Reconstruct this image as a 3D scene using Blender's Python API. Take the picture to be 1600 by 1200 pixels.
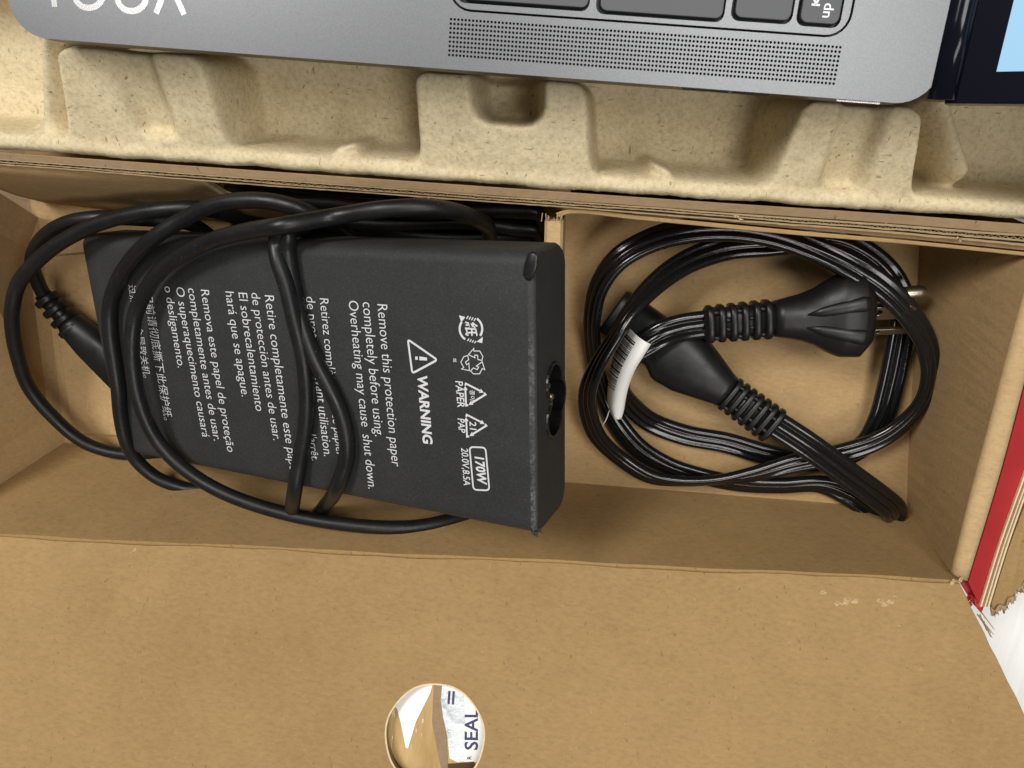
import bpy, bmesh, math, random
import numpy as np
from mathutils import Vector, Matrix
random.seed(7); rng = np.random.default_rng(7)
for o in list(bpy.data.objects): bpy.data.objects.remove(o, do_unlink=True)
scene = bpy.context.scene
COL = scene.collection
MM = 0.001
# ------------------------------------------------------------------ camera
F, H = 1150.0, 275.0              # focal length in photo pixels, camera height over the compartment floor (mm)
def cam_axes(nx, ny, roll):
    n = np.array([(nx-800)/F, -(ny-600)/F, -1.0]); n /= np.linalg.norm(n)
    x = np.array([math.cos(roll), -math.sin(roll), 0]); x -= n*(x@n); x /= np.linalg.norm(x)
    z = -n; y = np.cross(z, x)
    return np.array([x, y, z])
R = cam_axes(890, 270, math.radians(4.2))
cd = bpy.data.cameras.new('camera'); cam = bpy.data.objects.new('camera', cd); COL.objects.link(cam)
cd.sensor_width = 36; cd.lens = F/1600*36; cd.clip_start = 0.005; cd.clip_end = 50
cam.matrix_world = Matrix.Translation((0, 0, H*MM)) @ Matrix([list(r) for r in R]).to_4x4()
scene.camera = cam
# ------------------------------------------------------------------ light
world = bpy.data.worlds.new('World'); scene.world = world; world.use_nodes = True
world.node_tree.nodes['Background'].inputs[0].default_value = (1.0, 0.98, 0.95, 1)
world.node_tree.nodes['Background'].inputs[1].default_value = 0.12
def area_light(name, loc, target, sx, sy, power, col):
    l = bpy.data.lights.new(name, 'AREA'); l.shape = 'RECTANGLE'; l.size = sx; l.size_y = sy; l.energy = power; l.color = col
    o = bpy.data.objects.new(name, l); COL.objects.link(o); o.location = loc
    o.rotation_euler = (Vector(target)-Vector(loc)).to_track_quat('-Z', 'Y').to_euler()
    return o
area_light('ceiling_lamp', (-0.95, 0.85, 1.6), (0, -0.05, 0), 0.7, 0.45, 31, (1.0, 0.975, 0.93))
area_light('ceiling_lamp', (0.42, 0.52, 2.0), (0, -0.05, 0), 1.0, 0.5, 21, (1.0, 0.975, 0.93))
area_light('ceiling_lamp', (0.70, -0.62, 1.7), (0, -0.05, 0), 0.9, 0.4, 11, (1.0, 0.975, 0.93))
scene.view_settings.view_transform = 'Standard'; scene.view_settings.look = 'None'
scene.view_settings.exposure = -0.12; scene.view_settings.gamma = 1.0

# ------------------------------------------------------------------ helpers
def V(*a): return np.array(a, float)
def ray(px, py): return R @ np.array([(px-800)/F, -(py-600)/F, -1.0])
def P(px, py, z):
    r = ray(px, py); return V(0, 0, H) + r*((z-H)/r[2])
def PP(px, py, p0, n):
    r = ray(px, py); o = V(0, 0, H); return o + r*(((p0-o)@n)/(r@n))
def proj(p):
    c = (np.asarray(p)-V(0, 0, H)) @ R
    return np.stack([800+F*c[..., 0]/-c[..., 2], 600-F*c[..., 1]/-c[..., 2]], -1)
def unit(v): v = np.asarray(v, float); return v/np.linalg.norm(v)

def thing(name, label, cat, loc, group=None):
    o = bpy.data.objects.new(name, None); COL.objects.link(o); o.empty_display_size = .01
    o.location = Vector(loc)*MM
    o['label'] = label; o['category'] = cat
    if group: o['group'] = group
    return o
def root_loc(p):
    l = V(0, 0, 0)
    while p is not None: l = l + np.array(p.location); p = p.parent
    return l
def mk(name, verts, faces, mat, parent=None, smooth=False, origin=None, kind=None, label=None):
    verts = np.asarray(verts, float)*MM
    base = root_loc(parent) if parent else V(0, 0, 0)
    org = np.asarray(origin, float)*MM if origin is not None else verts.mean(0)
    me = bpy.data.meshes.new(name); me.from_pydata((verts-org).tolist(), [], [list(f) for f in faces]); me.update()
    o = bpy.data.objects.new(name, me); COL.objects.link(o)
    if parent: o.parent = parent
    o.location = Vector(org-base)
    for m in (mat if isinstance(mat, (list, tuple)) else [mat]): me.materials.append(m)
    if smooth:
        for p in me.polygons: p.use_smooth = True
    if kind: o['kind'] = kind
    if label: o['label'] = label
    return o
def fixn(o):
    bm = bmesh.new(); bm.from_mesh(o.data); bmesh.ops.recalc_face_normals(bm, faces=bm.faces); bm.to_mesh(o.data); bm.free(); return o
def bevel(o, w, seg=2):
    m = o.modifiers.new('bevel', 'BEVEL'); m.width = w*MM; m.segments = seg; m.limit_method = 'ANGLE'; m.angle_limit = math.radians(35)
    return o
class MB:
    def __init__(s): s.v = []; s.f = []
    def add(s, verts, faces):
        k = len(s.v); s.v += [list(p) for p in verts]; s.f += [[i+k for i in f] for f in faces]; return s
    def prism(s, poly, off):
        n = len(poly); poly = [np.asarray(p, float) for p in poly]; off = np.asarray(off, float)
        v = poly + [p+off for p in poly]
        f = [list(range(n))[::-1], list(range(n, 2*n))] + [[i, (i+1) % n, n+(i+1) % n, n+i] for i in range(n)]
        return s.add(v, f)
    def build(s, name, mat, parent=None, **k):
        return fixn(mk(name, s.v, s.f, mat, parent, **k))
def prism(name, poly, off, mat, parent=None, bev=0, **k):
    o = MB().prism(poly, off).build(name, mat, parent, **k)
    if bev: bevel(o, bev)
    return o
def catmull(pts, n=8):
    pts = np.asarray(pts, float); p = np.vstack([2*pts[0]-pts[1], pts, 2*pts[-1]-pts[-2]]); out = []
    for i in range(1, len(p)-2):
        p0, p1, p2, p3 = p[i-1:i+3]
        t = [0]
        for a, b in ((p0, p1), (p1, p2), (p2, p3)): t.append(t[-1]+max(np.linalg.norm((b-a)[:3]), 1e-4)**.5)
        for s in np.linspace(t[1], t[2], n, endpoint=False):
            A1 = (t[1]-s)/(t[1]-t[0])*p0+(s-t[0])/(t[1]-t[0])*p1; A2 = (t[2]-s)/(t[2]-t[1])*p1+(s-t[1])/(t[2]-t[1])*p2
            A3 = (t[3]-s)/(t[3]-t[2])*p2+(s-t[2])/(t[3]-t[2])*p3
            B1 = (t[2]-s)/(t[2]-t[0])*A1+(s-t[0])/(t[2]-t[0])*A2; B2 = (t[3]-s)/(t[3]-t[1])*A2+(s-t[1])/(t[3]-t[1])*A3
            out.append((t[2]-s)/(t[2]-t[1])*B1+(s-t[1])/(t[2]-t[1])*B2)
    out.append(pts[-1]); return np.array(out)
def frames(path, twist=None):
    t = np.gradient(path, axis=0); t /= np.linalg.norm(t, axis=1)[:, None]
    side = np.cross(t, V(0, 0, 1)); side /= np.maximum(np.linalg.norm(side, axis=1), 1e-6)[:, None]
    up = np.cross(side, t)
    if twist is not None:
        c, s = np.cos(twist)[:, None], np.sin(twist)[:, None]
        side, up = side*c+up*s, -side*s+up*c
    return t, side, up
def sweep(name, path, prof, mat, parent=None, twist=None, closed=True, cap=True, scale=None, **k):
    t, sd, up = frames(path, twist); n = len(prof); v = []
    for i in range(len(path)):
        sc = 1 if scale is None else scale[i]
        v += [path[i]+sd[i]*a*sc+up[i]*b*sc for a, b in prof]
    f = []; m = n if closed else n-1
    for i in range(len(path)-1):
        f += [[i*n+j, i*n+(j+1) % n, (i+1)*n+(j+1) % n, (i+1)*n+j] for j in range(m)]
    if cap and closed: f += [list(range(n))[::-1], [(len(path)-1)*n+j for j in range(n)]]
    return fixn(mk(name, v, f, mat, parent, smooth=True, **k))
def circ(r, n=14): return [(r*math.cos(2*math.pi*i/n), r*math.sin(2*math.pi*i/n)) for i in range(n)]
def superell(a, b, p=2.0, n=28):
    out = []
    for i in range(n):
        th = 2*math.pi*i/n; c, s = math.cos(th), math.sin(th)
        out.append((a*abs(c)**(2/p)*math.copysign(1, c), b*abs(s)**(2/p)*math.copysign(1, s)))
    return out
def loft(name, A, B, up, secs, mat, parent=None, smooth=True, n=28):
    """secs: (fraction along A-B, half width, half height, power)"""
    A, B = np.asarray(A), np.asarray(B); ax = unit(B-A); sd = unit(np.cross(ax, up)); u = np.cross(sd, ax)
    v = []; f = []
    for s, a, b, p in secs:
        c = A+(B-A)*s; v += [c+sd*x+u*y for x, y in superell(a, b, p, n)]
    for i in range(len(secs)-1): f += [[i*n+j, i*n+(j+1) % n, (i+1)*n+(j+1) % n, (i+1)*n+j] for j in range(n)]
    f += [list(range(n))[::-1], [(len(secs)-1)*n+j for j in range(n)]]
    return fixn(mk(name, v, f, mat, parent, smooth=smooth))
def rrect(w, h, r, n=5, cx=0, cy=0):
    out = []
    for sx, sy, a0 in ((1, 1, 0), (-1, 1, 90), (-1, -1, 180), (1, -1, 270)):
        for i in range(n+1):
            a = math.radians(a0+90*i/n); out.append((cx+sx*(w/2-r)+r*math.cos(a), cy+sy*(h/2-r)+r*math.sin(a)))
    return out
def curve_mesh(cu):
    o = bpy.data.objects.new('tmp', cu); COL.objects.link(o)
    dg = bpy.context.evaluated_depsgraph_get(); me = bpy.data.meshes.new_from_object(o.evaluated_get(dg))
    v = np.array([list(p.co) for p in me.vertices]).reshape(-1, 3); f = [list(p.vertices) for p in me.polygons]
    bpy.data.objects.remove(o); bpy.data.curves.remove(cu); bpy.data.meshes.remove(me); return v, f
def plate(name, loops, org, ex, ey, thick, mat, parent=None, bev=0, **k):
    """flat plate with holes; loops in mm in the frame org, ex, ey; top face at org, body goes down ex x ey"""
    cu = bpy.data.curves.new('tmp', 'CURVE'); cu.dimensions = '2D'; cu.fill_mode = 'BOTH'; cu.extrude = max(thick/2-bev, 0); cu.bevel_depth = bev; cu.bevel_resolution = 2; cu.offset = -bev
    for lp in loops:
        s = cu.splines.new('POLY'); s.points.add(len(lp)-1); s.use_cyclic_u = True
        for q, (x, y) in zip(s.points, lp): q.co = (x, y, 0, 1)
    v, f = curve_mesh(cu); ez = np.cross(ex, ey)
    w = np.asarray(org)+v[:, :1]*ex+v[:, 1:2]*ey+(v[:, 2:3]-thick/2)*ez
    o = mk(name, w, f, mat, parent, **k)
    bm = bmesh.new(); bm.from_mesh(o.data); bmesh.ops.remove_doubles(bm, verts=bm.verts, dist=1e-6); bmesh.ops.recalc_face_normals(bm, faces=bm.faces); bm.to_mesh(o.data); bm.free()
    return o
def textmesh(s, bold=0.0, shear=0.0):
    cu = bpy.data.curves.new('tmp', 'FONT'); cu.body = s; cu.size = 1; cu.offset = bold; cu.resolution_u = 3; cu.shear = shear
    return curve_mesh(cu)

# ------------------------------------------------------------------ materials
def newmat(name, col, rough=.6, metal=0, spec=.5, coat=0):
    m = bpy.data.materials.new(name); m.use_nodes = True; nt = m.node_tree; b = nt.nodes['Principled BSDF']
    b.inputs['Base Color'].default_value = (*col, 1); b.inputs['Roughness'].default_value = rough; b.inputs['Metallic'].default_value = metal
    b.inputs['Specular IOR Level'].default_value = spec; b.inputs['Coat Weight'].default_value = coat
    return m, nt, b
def nd(nt, t, **k):
    n = nt.nodes.new(t)
    for a, v in k.items(): setattr(n, a, v)
    return n
def noise(nt, scale, detail=4, rough=.6, stretch=None, rot=None, seed=0):
    tc = nd(nt, 'ShaderNodeTexCoord'); mp = nd(nt, 'ShaderNodeMapping'); n = nd(nt, 'ShaderNodeTexNoise')
    nt.links.new(tc.outputs['Object'], mp.inputs[0]); nt.links.new(mp.outputs[0], n.inputs['Vector'])
    if stretch: mp.inputs['Scale'].default_value = stretch
    if rot: mp.inputs['Rotation'].default_value = rot
    mp.inputs['Location'].default_value = (seed, seed*.7, seed*.3)
    n.inputs['Scale'].default_value = scale; n.inputs['Detail'].default_value = detail; n.inputs['Roughness'].default_value = rough
    return n
def ramp(nt, src, stops):
    r = nd(nt, 'ShaderNodeValToRGB'); nt.links.new(src, r.inputs[0]); e = r.color_ramp.elements
    while len(e) < len(stops): e.new(.5)
    for q, (p, c) in zip(e, stops): q.position = p; q.color = (*c, 1) if len(c) == 3 else c
    return r
def mixc(nt, a, b, fac, mode='MIX'):
    m = nd(nt, 'ShaderNodeMix', data_type='RGBA', blend_type=mode)
    for s, v in ((m.inputs[6], a), (m.inputs[7], b), (m.inputs[0], fac)):
        if hasattr(v, 'is_linked'): nt.links.new(v, s)
        elif isinstance(v, (int, float)): s.default_value = v
        else: s.default_value = (*v, 1)
    return m.outputs[2]
def bump(nt, b, srcs):
    prev = None
    for s, st, d in srcs:
        n = nd(nt, 'ShaderNodeBump'); n.inputs['Strength'].default_value = st; n.inputs['Distance'].default_value = d*MM
        nt.links.new(s, n.inputs['Height'])
        if prev: nt.links.new(prev, n.inputs['Normal'])
        prev = n.outputs[0]
    nt.links.new(prev, b.inputs['Normal'])
def kraft(name, col, seed=0, specks=.5, flute=0.0):
    m, nt, b = newmat(name, col, .82, spec=.25)
    c = np.array(col)
    n1 = noise(nt, 45, 5, .6, seed=seed); r1 = ramp(nt, n1.outputs['Fac'], [(.3, tuple(c*.94)), (.7, tuple(c*1.05))])
    n2 = noise(nt, 850, 8, .75, stretch=(.45, 1.0, .8), rot=(0, 0, .25), seed=seed+2); r2 = ramp(nt, n2.outputs['Fac'], [(.34, (.86,)*3), (.5, (1, 1, 1)), (.66, (1.10, 1.10, 1.09))])
    o = mixc(nt, r1.outputs[0], r2.outputs[0], 1.0, 'MULTIPLY')
    n3 = noise(nt, 700, 2, .5, stretch=(1, .45, 1), rot=(0, 0, .9), seed=seed+5); r3 = ramp(nt, n3.outputs['Fac'], [(.265, (1, 1, 1)), (.30, (0, 0, 0))])
    o = mixc(nt, o, tuple(c*.45), mixc(nt, (0, 0, 0), (specks,)*3, r3.outputs[0]))
    n4 = noise(nt, 800, 2, .5, stretch=(1, .3, 1), rot=(0, 0, -.7), seed=seed+9); r4 = ramp(nt, n4.outputs['Fac'], [(.70, (0, 0, 0)), (.74, (1, 1, 1))])
    o = mixc(nt, o, tuple(np.minimum(c*1.55, 1)), mixc(nt, (0, 0, 0), (.28,)*3, r4.outputs[0]))
    nt.links.new(o, b.inputs['Base Color'])
    n6 = noise(nt, 9, 4, .6, seed=seed+21); r6 = ramp(nt, n6.outputs['Fac'], [(.3, (.90, .90, .91)), (.7, (1.05, 1.05, 1.04))])
    o = mixc(nt, o, r6.outputs[0], 1.0, 'MULTIPLY'); nt.links.new(o, b.inputs['Base Color'])
    tc = nd(nt, 'ShaderNodeTexCoord'); wv = nd(nt, 'ShaderNodeTexWave', bands_direction='Y'); nt.links.new(tc.outputs['Object'], wv.inputs['Vector'])
    wv.inputs['Scale'].default_value = 46; wv.inputs['Distortion'].default_value = 1.2; wv.inputs['Detail'].default_value = 2
    sr = [(wv.outputs['Fac'], .06, 1.0), (n2.outputs['Fac'], .22, .18), (n1.outputs['Fac'], .28, 1.4)]
    bump(nt, b, sr)
    return m
K = (.335, .213, .090)
M = {}
M['kraft'] = kraft('kraft_board', K, 0)
M['kraft_in'] = kraft('kraft_insert', (.41, .27, .128), 3)
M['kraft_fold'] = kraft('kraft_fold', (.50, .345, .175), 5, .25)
M['kraft_dark'] = kraft('kraft_grey', (.30, .21, .125), 8)
M['edge'] = kraft('board_edge', (.36, .26, .145), 12, .8)
M['tear'] = kraft('torn_fibre', (.72, .56, .36), 15, .1)
M['lip'] = kraft('worn_fold', (.30, .205, .112), 22, .8)
M['scab'] = kraft('lifted_paper', (.56, .41, .225), 17, .2)
M['red'], nt, b = newmat('red_print', (.36, .016, .018), .45)
n = noise(nt, 60, 4); nt.links.new(ramp(nt, n.outputs['Fac'], [(.3, (.33, .013, .016)), (.7, (.40, .02, .022))]).outputs[0], b.inputs['Base Color'])
# moulded pulp
m, nt, b = newmat('moulded_pulp', (.52, .42, .26), .9, spec=.2); M['pulp'] = m
n1 = noise(nt, 90, 6, .65); r1 = ramp(nt, n1.outputs['Fac'], [(.3, (.60, .50, .315)), (.7, (.69, .585, .385))])
n2 = noise(nt, 650, 4, .75); r2 = ramp(nt, n2.outputs['Fac'], [(.34, (.80, .79, .77)), (.5, (1, 1, 1)), (.68, (1.12, 1.12, 1.1))])
o_ = mixc(nt, r1.outputs[0], r2.outputs[0], 1.0, 'MULTIPLY')
n3 = noise(nt, 850, 2, .5, stretch=(1, .28, 1), rot=(0, 0, .8), seed=4); r3 = ramp(nt, n3.outputs['Fac'], [(.27, (.7, .7, .7)), (.30, (0, 0, 0))])
o_ = mixc(nt, o_, (.20, .145, .075), r3.outputs[0])
n4 = noise(nt, 900, 2, .5, stretch=(.3, 1, 1), rot=(0, .4, -.5), seed=9); r4 = ramp(nt, n4.outputs['Fac'], [(.265, (.7, .7, .7)), (.295, (0, 0, 0))])
o_ = mixc(nt, o_, (.26, .19, .10), r4.outputs[0])
nt.links.new(o_, b.inputs['Base Color']); bump(nt, b, [(n2.outputs['Fac'], .35, .35), (n1.outputs['Fac'], .45, 1.4)])
# black paper sleeve with a pale broken line along its socket-end top edge
m, nt, b = newmat('black_paper_sleeve', (.030, .030, .030), .62, spec=.4); M['sleeve'] = m
n1 = noise(nt, 1500, 4, .8); r1 = ramp(nt, n1.outputs['Fac'], [(.35, (.016, .0168, .0165)), (.62, (.027, .028, .0275)), (.74, (.075, .075, .07))])
n2 = noise(nt, 60, 4, .6, seed=3); r2 = ramp(nt, n2.outputs['Fac'], [(.3, (.85,)*3), (.7, (1.15,)*3)])
o_ = mixc(nt, r1.outputs[0], r2.outputs[0], 1.0, 'MULTIPLY')
at = nd(nt, 'ShaderNodeAttribute', attribute_name='pale_edge'); n3 = noise(nt, 900, 4, .75, seed=6); r3 = ramp(nt, n3.outputs['Fac'], [(.42, (0, 0, 0)), (.62, (1, 1, 1))])
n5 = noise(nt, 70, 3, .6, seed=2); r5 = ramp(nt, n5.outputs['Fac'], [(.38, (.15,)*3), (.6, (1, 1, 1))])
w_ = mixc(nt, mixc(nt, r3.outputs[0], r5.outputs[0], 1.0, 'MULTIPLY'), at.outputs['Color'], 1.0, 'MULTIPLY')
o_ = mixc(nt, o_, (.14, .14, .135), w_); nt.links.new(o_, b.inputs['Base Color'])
bump(nt, b, [(n1.outputs['Fac'], .18, .12), (n2.outputs['Fac'], .25, .8)])
def rubber(name, col, rough, spec=.5, sc=900, bs=.12):
    m, nt, b = newmat(name, col, rough, spec=spec); c = np.array(col)
    n1 = noise(nt, sc, 4, .7); nt.links.new(ramp(nt, n1.outputs['Fac'], [(.35, tuple(c*.8)), (.68, tuple(c*1.25)), (.78, tuple(c*1.6+.012))]).outputs[0], b.inputs['Base Color'])
    n2 = noise(nt, 120, 4, .6); rr = ramp(nt, n2.outputs['Fac'], [(.3, (rough*.8,)*3), (.7, (min(rough*1.25, 1),)*3)]); nt.links.new(rr.outputs[0], b.inputs['Roughness'])
    nsp = noise(nt, 1500, 2, .5, seed=31); rs = ramp(nt, nsp.outputs['Fac'], [(.735, (0, 0, 0)), (.76, (.5, .5, .5))])
    o = mixc(nt, b.inputs['Base Color'].links[0].from_socket, (.16, .155, .14), rs.outputs[0]); nt.links.new(o, b.inputs['Base Color'])
    bump(nt, b, [(n1.outputs['Fac'], bs, .1), (n2.outputs['Fac'], .25, .5)]); return m
M['cable'] = rubber('matte_black_cable', (.0075, .0075, .008), .40, .38)
M['cord'] = rubber('glossy_black_cord', (.006, .006, .0065), .17, .5, 1200, .03)
M['plug'] = rubber('black_plug_plastic', (.007, .007, .0075), .40, .4, 1600, .10)
M['black'] = newmat('black_socket', (.006, .006, .006), .25)[0]
M['dark'] = newmat('dark_gap', (.008, .010, .016), .5)[0]
M['nickel'] = newmat('nickel', (.36, .32, .27), .34, 1)[0]
M['print'] = newmat('white_print', (.60, .61, .63), .55)[0]
m, nt, b = newmat('space_grey_aluminium', (.13, .135, .14), .40, .8); M['alu'] = m
n1 = noise(nt, 2200, 3, .7); nt.links.new(ramp(nt, n1.outputs['Fac'], [(.35, (.147, .152, .16)), (.65, (.172, .177, .185))]).outputs[0], b.inputs['Base Color'])
bump(nt, b, [(n1.outputs['Fac'], .10, .06)])
m, nt, b = newmat('key_plastic', (.075, .078, .084), .5); M['key'] = m
n1 = noise(nt, 1500, 3, .7); bump(nt, b, [(n1.outputs['Fac'], .08, .05)])
M['mirror'] = newmat('polished_logo', (.82, .82, .84), .22, .9)[0]
M['keyprint'] = newmat('key_legend', (.85, .86, .88), .5)[0]
M['bezel'] = newmat('black_bezel', (.004, .005, .010), .14, spec=.25)[0]
m, nt, b = newmat('lit_display', (.05, .06, .07), .2); M['display'] = m
b.inputs['Emission Color'].default_value = (.36, .66, .90, 1); b.inputs['Emission Strength'].default_value = 1.0
m, nt, b = newmat('white_label_paper', (.86, .85, .82), .55); M['white'] = m
n1 = noise(nt, 300, 4); bump(nt, b, [(n1.outputs['Fac'], .2, .3)])
M['ink'] = newmat('black_ink', (.015, .015, .02), .6)[0]
M['blueink'] = newmat('blue_ink', (.025, .03, .11), .5)[0]
m, nt, b = newmat('packing_tape', (.45, .29, .12), .14, coat=.7); M['tape'] = m
n1 = noise(nt, 70, 3, .6, stretch=(2.5, .6, 1)); bump(nt, b, [(n1.outputs['Fac'], .7, 2.2)]); nt.links.new(ramp(nt, n1.outputs['Fac'], [(.3, (.40, .25, .10)), (.7, (.60, .42, .20))]).outputs[0], b.inputs['Base Color'])
m, nt, b = newmat('silvery_tape', (.75, .78, .80), .18, .0, coat=1.0); M['film'] = m
n1 = noise(nt, 160, 4, .6, stretch=(1, 2.2, 1)); bump(nt, b, [(n1.outputs['Fac'], .8, 2.0)]); nt.links.new(ramp(nt, n1.outputs['Fac'], [(.33, (.45, .47, .48)), (.5, (.74, .78, .82)), (.7, (.85, .87, .88))]).outputs[0], b.inputs['Base Color'])
m, nt, b = newmat('white_table', (.86, .86, .85), .5); M['table'] = m
n1 = noise(nt, 30, 6, .65, stretch=(9, .9, 1), rot=(0, 0, -.35)); nt.links.new(ramp(nt, n1.outputs['Fac'], [(.35, (.82, .82, .80)), (.6, (.90, .90, .885))]).outputs[0], b.inputs['Base Color'])
bump(nt, b, [(n1.outputs['Fac'], .2, .5)])

# ------------------------------------------------------------------ table
ZT = -7
t_ = MB().prism([(-900, -900, ZT), (900, -900, ZT), (900, 900, ZT), (-900, 900, ZT)], (0, 0, -25)).build('table_top', M['table']); t_['kind'] = 'structure'

# ------------------------------------------------------------------ outer carton
carton = thing('laptop_carton', 'open brown cardboard carton with red outer side and round hole in its front flap', 'cardboard box', (-20, 0, ZT))
prism('bottom_panel', [(-262, -124, -4), (150, -121, -4), (150, 330, -4), (-262, 330, -4)], (0, 0, -3), M['kraft_dark'], carton)
prism('back_wall', [(-205, 326, -4), (150, 326, -4), (150, 326, 62), (-205, 326, 62)], (0, 3, 0), M['kraft'], carton)
prism('side_wall', [(-262, -122, -4), (-262, 326, -4), (-262, 326, 48), (-262, -122, 48)], (3, 0, 0), M['kraft'], carton)
prism('side_wall', [(151, -4, -4), (151, 326, -4), (151, 326, 48), (151, -4, 48)], (3, 0, 0), M['kraft'], carton)
h0, h1 = P(-110, 830, 50), P(1500, 906, 50)
# front wall, inner face towards the compartment; slight crease wobble along the hinge
f0, f1 = P(105, 692, 0), P(1417, 795, 0)
f0 = f0 + (f0-f1)*.05; f1 = f1 + V(5, 0, 0)
mb = MB(); NX = 40; vt = []
for i in range(NX+1):
    s = i/NX; wob = .35*math.sin(s*23)+.25*math.sin(s*61+1)
    top = h0+(h1-h0)*s+V(0, wob*.6, -.2); bot = f0+(f1-f0)*s+V(0, 0, 0); mid = (top+bot)/2
    vt += [bot, mid, top, top+V(0, -2.6, 0), mid+V(0, -2.6, 0), bot+V(0, -2.6, 0)]
for i in range(NX):
    for j in range(6): mb.f.append([i*6+j, i*6+(j+1) % 6, i*6+6+(j+1) % 6, i*6+6+j])
mb.f += [[0, 1, 2, 3, 4, 5], [NX*6+j for j in range(6)]]
mb.v = [list(p) for p in vt]
mb.build('front_wall', M['kraft'], carton)
# front flap, folded out and rising away from the hinge
u = unit(h1-h0); hor = unit(np.cross(u, V(0, 0, 1))); ang = math.radians(24)
vv = hor*math.cos(ang)+V(0, 0, 1)*math.sin(ang)
nrm = unit(np.cross(u, vv));  nrm = nrm if nrm[2] > 0 else -nrm
FO = h0.copy()
fx, fy = u, np.cross(nrm, u)
def FL(px, py, off=0): p = PP(px, py, FO+nrm*off, nrm)-FO; return (p@fx, p@fy)
x0 = -8; e1 = FL(1500, 909); e2 = FL(1600, 1112); e3 = (e2[0]+(e2[0]-e1[0])*1.3, e2[1]+(e2[1]-e1[1])*1.3)
edge_top = []
for i in range(41):
    s = i/40; edge_top.append((x0+(e1[0]-x0)*s, -1.0+.35*math.sin(s*23)+.22*math.sin(s*70)+rng.normal(0, .06)))
er = []
for i in range(1, 25):
    s = i/24; er.append((e1[0]+(e3[0]-e1[0])*s+rng.normal(0, .10), e1[1]-.6+(e3[1]-e1[1])*s))
out = edge_top + er + [(x0, e3[1])]
hc = FL(679, 1150); hr = (FL(755, 1150)[0]-FL(603, 1150)[0])/2
hole = [(hc[0]+(hr+.12*math.sin(7*a))*math.cos(a), hc[1]+(hr+.12*math.sin(7*a))*math.sin(a)) for a in np.linspace(0, 2*math.pi, 72, endpoint=False)]
flap = plate('front_flap', [out, hole], FO, fx, fy, 2.6, M['kraft'], carton, bev=.25)
# light cut rim round the hole
v = []; f = []
for k, (r_, dz) in enumerate(((hr-.02, .02), (hr+.45, .05), (hr+.55, .0))):
    v += [FO+fx*(hc[0]+(r_+.12*math.sin(7*a))*math.cos(a))+fy*(hc[1]+(r_+.12*math.sin(7*a))*math.sin(a))+nrm*dz for a in np.linspace(0, 2*math.pi, 72, endpoint=False)]
for k in range(2): f += [[k*72+j, k*72+(j+1) % 72, k*72+72+(j+1) % 72, k*72+72+j] for j in range(72)]
mk('cut_rim', v, f, M['tear'], flap)
# torn paper fibres on the flap
def tuft(name, px, py, n, sp, parent, par=flap):
    mb = MB(); c = FL(px, py)
    for i in range(max(2, n//4)):          # low crumpled scabs of lifted paper
        x, y = c[0]+rng.normal(0, sp*.8), c[1]+rng.normal(0, sp*.3); rw = rng.uniform(.5, 1.3)*min(1.2, .5+sp*.4); rh = rw*rng.uniform(.45, .8); a0 = rng.normal(.2, .4)
        v = [FO+fx*x+fy*y+nrm*rng.uniform(.35, .8)]; m1 = 11
        for rr, hh in ((.55, .6), (1.0, 0.0)):
            for k in range(m1):
                a = 2*math.pi*k/m1; q = rr*rng.uniform(.7, 1.25); px2, py2 = rw*q*math.cos(a), rh*q*math.sin(a)
                v.append(FO+fx*(x+px2*math.cos(a0)-py2*math.sin(a0))+fy*(y+px2*math.sin(a0)+py2*math.cos(a0))+nrm*(rng.uniform(.1, .75)*hh+.01))
        f = [[0, 1+k, 1+(k+1) % m1] for k in range(m1)]+[[1+k, 1+m1+k, 1+m1+(k+1) % m1, 1+(k+1) % m1] for k in range(m1)]
        mb.add(v, f)
    return mb.build(name, M['scab'], par, smooth=False)
for px, py, n, sp in ((1289, 927, 10, 1.0), (1318, 943, 16, 1.6), (1336, 941, 7, 1.6), (1387, 941, 20, 1.8), (1400, 931, 3, .6), (1405, 976, 4, .7), (206, 862, 4, .8), (1492, 909, 12, 1.2)):
    tuft('torn_fibre', px, py, n, sp, flap)

# ------------------------------------------------------------------ second flap under the hole, with tape and paper
under = thing('taped_flap', 'taped brown cardboard flap seen through the round hole', 'cardboard flap', tuple(FO+fx*hc[0]+fy*hc[1]-nrm*12))
uo = FO-nrm*4.5; U = lambda px, py, off: FL(px, py, -4.5+off)
plate('board', [[(hc[0]-60, hc[1]-28), (hc[0]+70, hc[1]-28), (hc[0]+70, hc[1]+30), (hc[0]-60, hc[1]+30)]], uo, fx, fy, 2.6, M['tape'], under)
def up_plate(name, pts, off, mat, th=.15): return plate(name, [[U(x, y, off) for x, y in pts]], uo+nrm*off, fx, fy, th, mat, under)
def SC(pts):      # crop pixels (500,1000, x4) to photo pixels
    return [(500+x/4, 1000+y/4) for x, y in pts]
up_plate('paper_scrap', SC([(440, 380), (500, 240), (720, 220), (690, 330), (600, 510), (550, 680), (535, 670), (505, 520), (482, 430)]), .35, M['white'])
up_plate('tape_strip', SC([(715, 200), (770, 200), (765, 420), (790, 620), (800, 820), (760, 820), (700, 520)]), .30, M['kraft_dark'])
up_plate('film_tape', SC([(770, 200), (920, 220), (905, 420), (915, 600), (900, 760), (860, 765), (810, 740), (795, 600), (770, 480), (755, 380)]), .5, M['film'])
up_plate('seal_label', SC([(890, 200), (1100, 200), (1100, 800), (960, 760), (900, 762), (912, 600), (905, 420)]), .7, M['white'])
up_plate('dark_tape', SC([(800, 775), (960, 762), (1000, 850), (800, 850)]), .3, newmat('brown_tape', (.10, .055, .025), .2)[0])
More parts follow.
